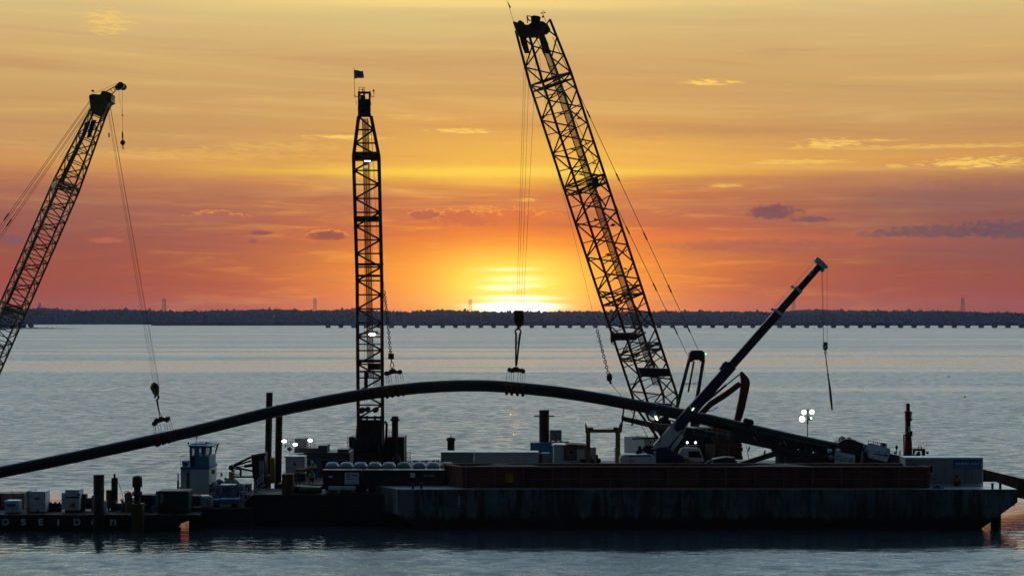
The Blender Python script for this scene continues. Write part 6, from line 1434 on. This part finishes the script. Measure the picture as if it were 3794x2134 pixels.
c0 = P(2398, 1664, Yc-.3); q.lathe((c0.x, Yc-.7, c0.z), [(.42,0), (.42,.08), (.28,.1), (.28,.9), (.42,.92), (.42,1)], 16, 'Y'); q.build("hoist_winch", M_BLACK, tc_)
q = MB(); q.tube([P(2440,1650,Yc-.6), P(2452,1610,Yc-.6), P(2476,1580,Yc-.6), P(2500,1566,Yc-.6)], .05, 6); q.build("red_hose", M_RED, tc_)
cb_ = MB(); cb_.prism([(2515,1681), (2524,1663), (2532,1658.5), (2586,1660), (2595,1664), (2609,1707), (2606,1709), (2560,1707), (2545,1700)], Yc-1.35, 1.1); cab_ = cb_.build("cab", M_WHITE, tc_)
MB().prism([(2551,1671), (2590,1671), (2601,1695), (2552,1694)], Yc-1.39, .06).build("side_window", M_DGLASS, cab_)
MB().pbox(2540, 1708, 2602, 1714, Yc-1.4, .1).build("warning_strip", M_YELLOW, tc_)
q = MB(); q.pbox(2300, 1722, 2740, 1740, Yc-1.1, 2.3, .08); q.prism([(2612,1716), (2628,1706), (2640,1704), (2634,1718), (2620,1722)], Yc-1.2, .3); q.build("carrier", M_NAVY, tc_)
for i in range(6):
    c0 = P(2340+i*70, 1752, Yc); MB().lathe((c0.x, Yc-1.3, ZB+.62), [(.4,0), (.6,.05), (.6,.5), (.4,.55)], 18, 'Y').build("wheel", M_RUBBER, tc_)
q = MB(); q.prism([(2642,1702), (2690,1693), (2722,1696), (2722,1720), (2642,1720)], Yc-.9, 1.8); q.build("driver_cab", M_NAVY, tc_)
for (a, b) in (((3044.5,1006), (3050,1270)), ((3048,1006), (3052,1270)), ((3064,992), (3065,1270))): rope("hoist_rope", [P(*a, Yc), P(*b, Yc)], .6, Yc, tc_)
def hk(t):
    q = MB(); q.prism([(3049,1287), (3066,1275), (3067,1281), (3050,1294)], Yc-.36, .03); q.build("white_stripe", M_SIGNW, t)
    q = MB(); q.tube([P(3057.5,1297,Yc), P(3058,1302,Yc)], .06, 7); q.ring(P(3058,1306,Yc), 4*pm(Yc), .05, n=14); q.build("hook", M_STEEL, t)
block([(3050,1271), (3054,1267), (3062,1267), (3067,1272), (3067,1290), (3063,1298), (3054,1298), (3049,1291)], Yc, .6, M_BLUE, "hook_block", "blue and white striped hook block on the telescopic crane's ropes", hk)
sl_ = thing("lifting_sling", P(3070,1410,Yc), "long dark sling hanging free below the striped hook block", "sling")
MB().tube([P(3058,1309,Yc), P(3063,1350,Yc), P(3068,1386,Yc)], .055, 7).build("upper_wire", M_ROPE, sl_); MB().tube([P(3067,1386,Yc), P(3068,1389,Yc)], .12, 8).build("shackle", M_STEEL, sl_)
MB().tube([P(3068,1389,Yc), P(3075,1440,Yc), P(3079,1480,Yc), P(3083,1519,Yc)], .085, 8, True, [.07,.11,.12,.08]).build("lower_strap", M_BLACK, sl_)
# ---------------------------------------------------------------- excavator arm
ex_ = thing("excavator", (P(2600,0,219).x, 220, ZB), "red brown excavator with its folded arm reaching up behind the pipe", "excavator")
Ye = 219.0
q = MB(); q.prism([(2560,1560), (2585,1530), (2630,1486), (2690,1448), (2738,1415), (2745,1422), (2745,1432), (2728,1446), (2690,1474), (2636,1508), (2606,1540), (2590,1580), (2560,1600)], Ye, .9); q.build("boom", M_RED, ex_)
q = MB(); q.prism([(2742,1380), (2747,1376), (2752,1377), (2766,1392), (2776,1404), (2779,1420), (2776,1440), (2765,1490), (2744,1562), (2736,1575), (2718,1570), (2728,1526), (2741,1462), (2744,1440), (2746,1410)], Ye+.1, .7); q.build("stick", M_RED, ex_)
q = MB(); q.tube([P(2616,1487,Ye+.4), P(2688,1428,Ye+.4)], 4.5*pm(Ye), 8); q.tube([P(2687,1429,Ye+.4), P(2746,1382,Ye+.4)], 2.4*pm(Ye), 8); q.lathe((P(2688,1428,Ye).x, Ye+.1, P(2688,1428,Ye).z), [(.13,0), (.13,.6)], 10, 'Y'); q.build("arm_cylinder", M_STEEL, ex_)
q = MB(); q.tube([P(2640,1486,Ye-.1), P(2700,1446,Ye-.1), P(2722,1424,Ye-.1), P(2738,1414,Ye-.1)], .045, 6); q.tube([P(2765,1478,Ye), P(2760,1510,Ye), P(2748,1550,Ye)], .035, 5); q.tube([P(2620,1524,Ye-.1), P(2640,1520,Ye-.2), P(2660,1508,Ye-.1)], .04, 5); q.build("hydraulic_lines", M_BLACK, ex_)
q = MB(); q.pbox(2500, 1590, 2610, 1690, Ye-.5, 3.0, .15); q.build("house", M_RED, ex_)
q = MB()
for dy in (-1.4, 1.4): q.bbox((P(2560,0,220).x, 220+dy, ZB+.5), (4.8, .8, 1.0), .3)
q.build("tracks", M_BLACK, ex_)
q = MB(); q.prism([(2718,1570), (2744,1562), (2738,1600), (2700,1622), (2690,1606)], Ye, 1.0); q.build("bucket", M_STEEL, ex_)
# ---------------------------------------------------------------- light tower
lt = thing("light_tower", (P(2992,0,208).x, 208, ZB), "slim mast with four round lit floodlights above the pipe's right part", "light tower")
q = MB(); q.tube([P(2992,1760,208), P(2992,1570,208)], .055, 7); q.tube([P(2992,1570,208), P(2993,1517,208)], .09, 7); q.pbar((2987,1518,208), (2998,1518,208), 1.6); q.pbar((2978,1540,208), (3006,1540,208), 1.1, 6); q.build("mast", M_STEEL, lt)
q = MB(); q.pbox(2975, 1740, 3010, 1790, 207.4, 1.4, .08); q.build("base_box", M_YELLOW, lt)
for x, y, r in ((2979,1527,8.2), (3008,1526,8), (2972,1552,10.2)):
    c0 = P(x, y, 207.8); l_ = MB().ball(c0, r*pm(207.8), 12, (1,.5,1)).build("floodlight", M_LAMP, lt); q = MB(); q.lathe((c0.x, 207.86, c0.z), [(r*pm(207)*.95,0), (r*pm(207),.08), (r*pm(207)*.4,.3)], 14, 'Y'); q.build("housing", M_BLACK, l_)
c0 = P(3005, 1549, 207.8); l_ = MB().ball(c0, 3.4*pm(207), 9, (.9,.5,1.1)).build("floodlight", M_LAMPG, lt); MB().tube([P(3003,1545,208), P(2999,1556,208.1)], .13, 8).build("housing", M_BLACK, l_)
# ---------------------------------------------------------------- machinery on the ramp's right end
pu = thing("tensioner", (P(3160,0,YP).x, YP-.5, P(0,1690,YP).z), "black pipe tensioner with looping hoses on the ramp's right part", "machine")
q = MB()
for pts in ([(3106,1640), (3130,1626), (3160,1628), (3200,1644), (3210,1660), (3205,1712), (3150,1700), (3106,1672)],): q.prism(pts, YP-1.5, 2.8)
for x, y, r in ((3125,1632,.35), (3146,1634,.4), (3185,1650,.35), (3195,1652,.3), (3165,1640,.3)): q.ball(P(x, y, YP-.6), r, 8)
q.build("body", M_BLACK, pu)
q = MB(); q.tube([P(3108,1645,YP-.7), P(3110,1625,YP-.7), P(3119,1616,YP-.7), P(3128,1621,YP-.7), P(3129,1635,YP-.7)], .07, 7); q.tube([P(3150,1636,YP-.7), P(3156,1630,YP-.7), P(3164,1630,YP-.7), P(3168,1640,YP-.7)], .06, 7); q.tube([P(3114,1640,YP-.5), P(3122,1630,YP-.5), P(3134,1634,YP-.5), P(3142,1645,YP-.5)], .06, 7); q.build("hose_loop", M_RUBBER, pu)
q = MB(); q.prism([(3190,1690), (3196,1668), (3200,1668), (3196,1712), (3190,1712)], YP-2, .2); q.build("railing", M_GREY, pu)
sg = thing("maker_board", (P(3131,0,201.2).x, 201.2, P(0,1717,201.2).z), "slanting white board with blue writing on the ramp behind the rusty coaming", "sign")
MB().prism([(3094,1677), (3116,1676), (3169,1686), (3166,1717), (3093,1717)], 201.2, .12).build("board", M_SIGNW, sg)
q = MB(); q.text("ATT ISSI", 3117, 1705, 201.19, 12, 44, .1, .10, .01); q.ring(P(3108,1696,201.16), .26, .045, (0,1,0), 16, 5, (1,.85), .4, 5.6); q.pbar((3113,1708,201.16), (3118,1702,201.16), 1.4, 5); q.prism([(3118,1707), (3160,1712), (3160,1713.5), (3118,1708.5)], 201.16, .02); q.build("lettering", M_SIGNB, sg)
for i, (x, y, l) in enumerate(((3074,1671,"pale round float left of the slanting white board, the upper left one"), (3105,1670,"pale round float touching the top of the slanting white board"), (3079,1694,"pale round float left of the slanting white board, the lower one"))):
    q = MB(); q.ball(P(x, y, 201.0), 9.0*pm(201), 10, (1,1,.95)); q.lathe(P(x, y-3, 201.0), [(9.2*pm(201),-.05), (9.3*pm(201),.0), (9.2*pm(201),.05)], 14); tag(q.build("float", M_WHITE if i < 2 else M_GREY), l, "float", "round floats by the white board")
gs = thing("power_pack", (P(3255,0,201.5).x, 202, P(0,1700,201.5).z), "white tilted power pack with a railed cage on top at the ramp's right end", "machine")
rot = [(3212,1648), (3226,1640), (3298,1662), (3299,1672), (3287,1711), (3221,1696), (3214,1680), (3206,1672)]
MB().prism(rot, 201.3, 1.5).build("body", M_WHITE, gs)
q = MB()
for Y_ in (201.4, 202.7):
    for a, b in (((3216,1650), (3218,1632)), ((3235,1655), (3237,1634)), ((3249,1656), (3251,1638)), ((3266,1660), (3267,1641)), ((3284,1664), (3285,1645)), ((3218,1632), (3232,1634)), ((3230,1634), (3285,1645)), ((3216,1642), (3284,1655))): q.pbar((*a, Y_), (*b, Y_), 1.5, 5)
q.build("cage", M_BLUE, gs)
q = MB(); q.pbox(3266, 1641, 3283, 1656, 201.6, .8, .08); q.pbox(3240, 1648, 3250, 1658, 201.7, .7, .08); q.build("engine", M_BLACK, gs)
q = MB(); q.prism([(3240,1678), (3290,1688), (3289,1692), (3239,1682)], 201.27, .03); q.prism([(3240,1671), (3262,1675), (3262,1677), (3240,1673)], 201.27, .03); c0 = P(3281,1686,201.26); q.lathe((c0.x, 201.2, c0.z), [(.14,0), (.14,.06)], 12, 'Y'); q.build("label_strip", M_SIGNB, gs)
MB().prism([(3289,1664), (3297,1666), (3299,1676), (3294,1692), (3286,1690)], 201.1, .3).build("side_hood", M_WHITE, gs)
q = MB(); q.ball(P(3207,1654,201.6), .28, 8); q.ball(P(3212,1672,201.4), .24, 8); q.build("exhaust_box", M_TURQ, gs)
tag(MB().prism([(3297,1680), (3360,1692), (3368,1698), (3366,1724), (3297,1724)], 202.2, 1.6).pbox(3300, 1690, 3340, 1724, 201.9, .4).build("ramp_skid", M_NAVY), "dark navy skid between the white power pack and the grey container", "skid")
q = MB(); q.pbar((3322,1683,202), (3321,1664,202), 1.6, 6); q.ball(P(3322,1657,202), .16, 8, (.9,.6,1.5)); q.pbox(3314, 1673, 3322, 1682, 202, .3); q.pbox(3333, 1671, 3337, 1684, 202, .2)
tag(q.build("mirror_post", M_BLACK), "small black post with an oval mirror left of the drill mast", "mirror")
# ---------------------------------------------------------------- drill rig behind the grey container
dr = thing("drill_rig", (P(3385,0,206).x, 206.5, ZB), "red drill rig with an upright telescoped mast and an open cab behind the grey container", "drill rig")
Yd = 206.0
for x0, x1, y0, y1, m_ in ((3360,3371.5,1494,1530,M_RED), (3356,3376,1526,1562,M_RED), (3357,3374,1562,1612,M_RED)): MB().pbox(x0, y0, x1, y1, Yd, .6, .04).build("mast_section", m_, dr)
MB().prism([(3356,1612), (3376,1612), (3379,1640), (3380,1705), (3352,1705), (3354,1640)], Yd-.1, .9).build("mast_foot", M_RED, dr)
q = MB(); q.pbar((3347.5,1610,Yd), (3350,1700,Yd), 2.0, 6); q.pbar((3346,1611,Yd), (3360,1611,Yd), 2.2, 6); q.build("feed_cylinder", M_STEEL, dr)
q = MB(); q.pbox(3354, 1524, 3379, 1528, Yd-.08, .8); q.pbar((3377,1525,Yd), (3379,1555,Yd), 1.4, 6); q.pbox(3373, 1552, 3381, 1557, Yd-.05, .5); q.build("mast_guide", M_STEEL, dr)
MB().pbox(3372, 1596, 3381, 1616, Yd-.1, .5).build("clamp", M_STEEL, dr)
MB().pbox(3366, 1578, 3371, 1600, Yd-.05, .05).build("white_plate", M_WHITE, dr)
q = MB(); q.prism([(3383,1664), (3426,1663), (3428,1666), (3428,1694), (3418,1694), (3415,1670), (3391,1670), (3388,1680), (3388,1694), (3382,1694)], Yd-.2, .15); q.prism([(3383,1664), (3426,1663), (3428,1666), (3428,1694), (3418,1694), (3415,1670), (3391,1670), (3388,1680), (3388,1694), (3382,1694)], Yd+1.3, .15); q.pbox(3383, 1662, 3428, 1665, Yd-.2, 1.6); q.build("cab_frame", M_BLACK, dr)
q = MB(); q.tube([P(3403,1662,Yd+.4), P(3404,1653,Yd+.4), P(3412,1653,Yd+.4), P(3414,1662,Yd+.4)], .05, 6); q.build("cab_hoop", M_STEEL, dr)
q = MB(); q.pbox(3396, 1678, 3412, 1694, Yd+.2, .6, .15); q.ball(P(3404,1676,Yd+.5), .15, 7); q.build("seat", M_BLACK, dr)
MB().pbox(3378, 1685, 3394, 1720, Yd-.3, .3).build("yellow_panel", M_YELLOW, dr)
q = MB(); q.pbar((3427,1668,Yd-.1), (3433,1674,Yd-.1), .8, 5); q.ball(P(3436,1677,Yd-.1), .15, 8, (1,.5,1)); q.build("mirror", M_BLACK, dr)
q = MB(); q.pbox(3340, 1705, 3440, 1765, Yd-.2, 2.4, .1); q.build("body", M_RED, dr)
q = MB()
for dy in (0, 1.9): q.bbox((P(3390,0,206).x, Yd+.2+dy, ZB+.4), (3.2, .5, .8), .25)
q.build("tracks", M_BLACK, dr)
# pile under the raked end and gulls
pile(3675, 3713.5, 1822, 189.6, None, "thick pile standing under the front barge's raked right end")
def bird(c, turn, label, grp, fly=False):
    q = MB(); k = random.Random(int(abs(c.x*977+c.z*131)) % 9999)
    q.ball((0,0,.10), .075, 8, (1.7,.9,.95)); q.ball((.13,0,.19), .05, 7); q.tube([(.17,0,.19), (.24,0,.185)], .014, 5, True, [.016,.004]); q.tube([(-.1,0,.09), (-.25,0,.03)], .03, 6, True, [.05,.02])
    if fly:
        for s_ in (-1, 1): q.tube([(0,s_*.05,.13), (-.02,s_*.3,.24), (-.1,s_*.55,.18)], .03, 5, True, [.07,.05,.012])
    else:
        for s_ in (-1, 1): q.tube([(.01,s_*.03,.05), (.015,s_*.03,0)], .009, 4); q.ball((-.03,s_*.055,.11), .05, 6, (1.9,.5,.9))
    ro = Matrix.Rotation(turn, 3, 'Z'); q.v = [c + ro @ (v*1.15) for v in q.v]
    return tag(q.build("gull", M_BLACK), label, "bird", grp)
G = "small birds perched on the leaning crane's boom"
rr = random.Random(9)
for x, y in ((2077,424), (2083,425), (2137,425), (2140,424), (2145,441), (2151,442), (2121,556), (2127,557), (2173,534), (2150,584), (2200,608), (2150,648), (2158,650), (2196,654), (2207,816), (2211,816), (2270,835), (2274,836), (2207,814+5), (2271,838), (2250,945), (2255,946), (2317,998), (2337,1000), (2280,1032), (2287,1034), (2240,1090), (2300,1118)):
    s_ = (P(x, y, 211)-base).dot(ax); d0 = 211.0
    bird(P(x, y+2, rr.uniform(209.3, 211.8)), rr.choice((0.3, 2.9, -.4, 3.5)), "small dark bird perched on a brace of the leaning lattice boom", G)
bird(P(3516, 1399, 420), .4, "tiny gull flying low over the water right of the hanging sling, the upper one", None, True)
bird(P(3574, 1474, 330), 2.6, "tiny gull flying low over the water at the right, the lower one", None, True)
HAZE_D, HAZE_G, HAZE_C = 0.000023, 0.78, (0.34, 0.52, 1.0, 1)
# ---------------------------------------------------------------- haze
hz = MB(); hz.box((0, 4365, 43.5), (5900, 9130, 90.0))
mh = bpy.data.materials.new("haze_air"); mh.use_nodes = True; g = NG(mh.node_tree); g.n.clear()
pv = g.new('ShaderNodeVolumePrincipled'); pv.inputs['Color'].default_value = HAZE_C
pv.inputs['Density'].default_value = HAZE_D; pv.inputs['Anisotropy'].default_value = HAZE_G
oo = g.new('ShaderNodeOutputMaterial'); g.l.new(pv.outputs[0], oo.inputs['Volume'])
try: mh.volume_sampling = 'MULTIPLE_IMPORTANCE'
except Exception: pass
hz.build("haze", mh, kind='stuff')
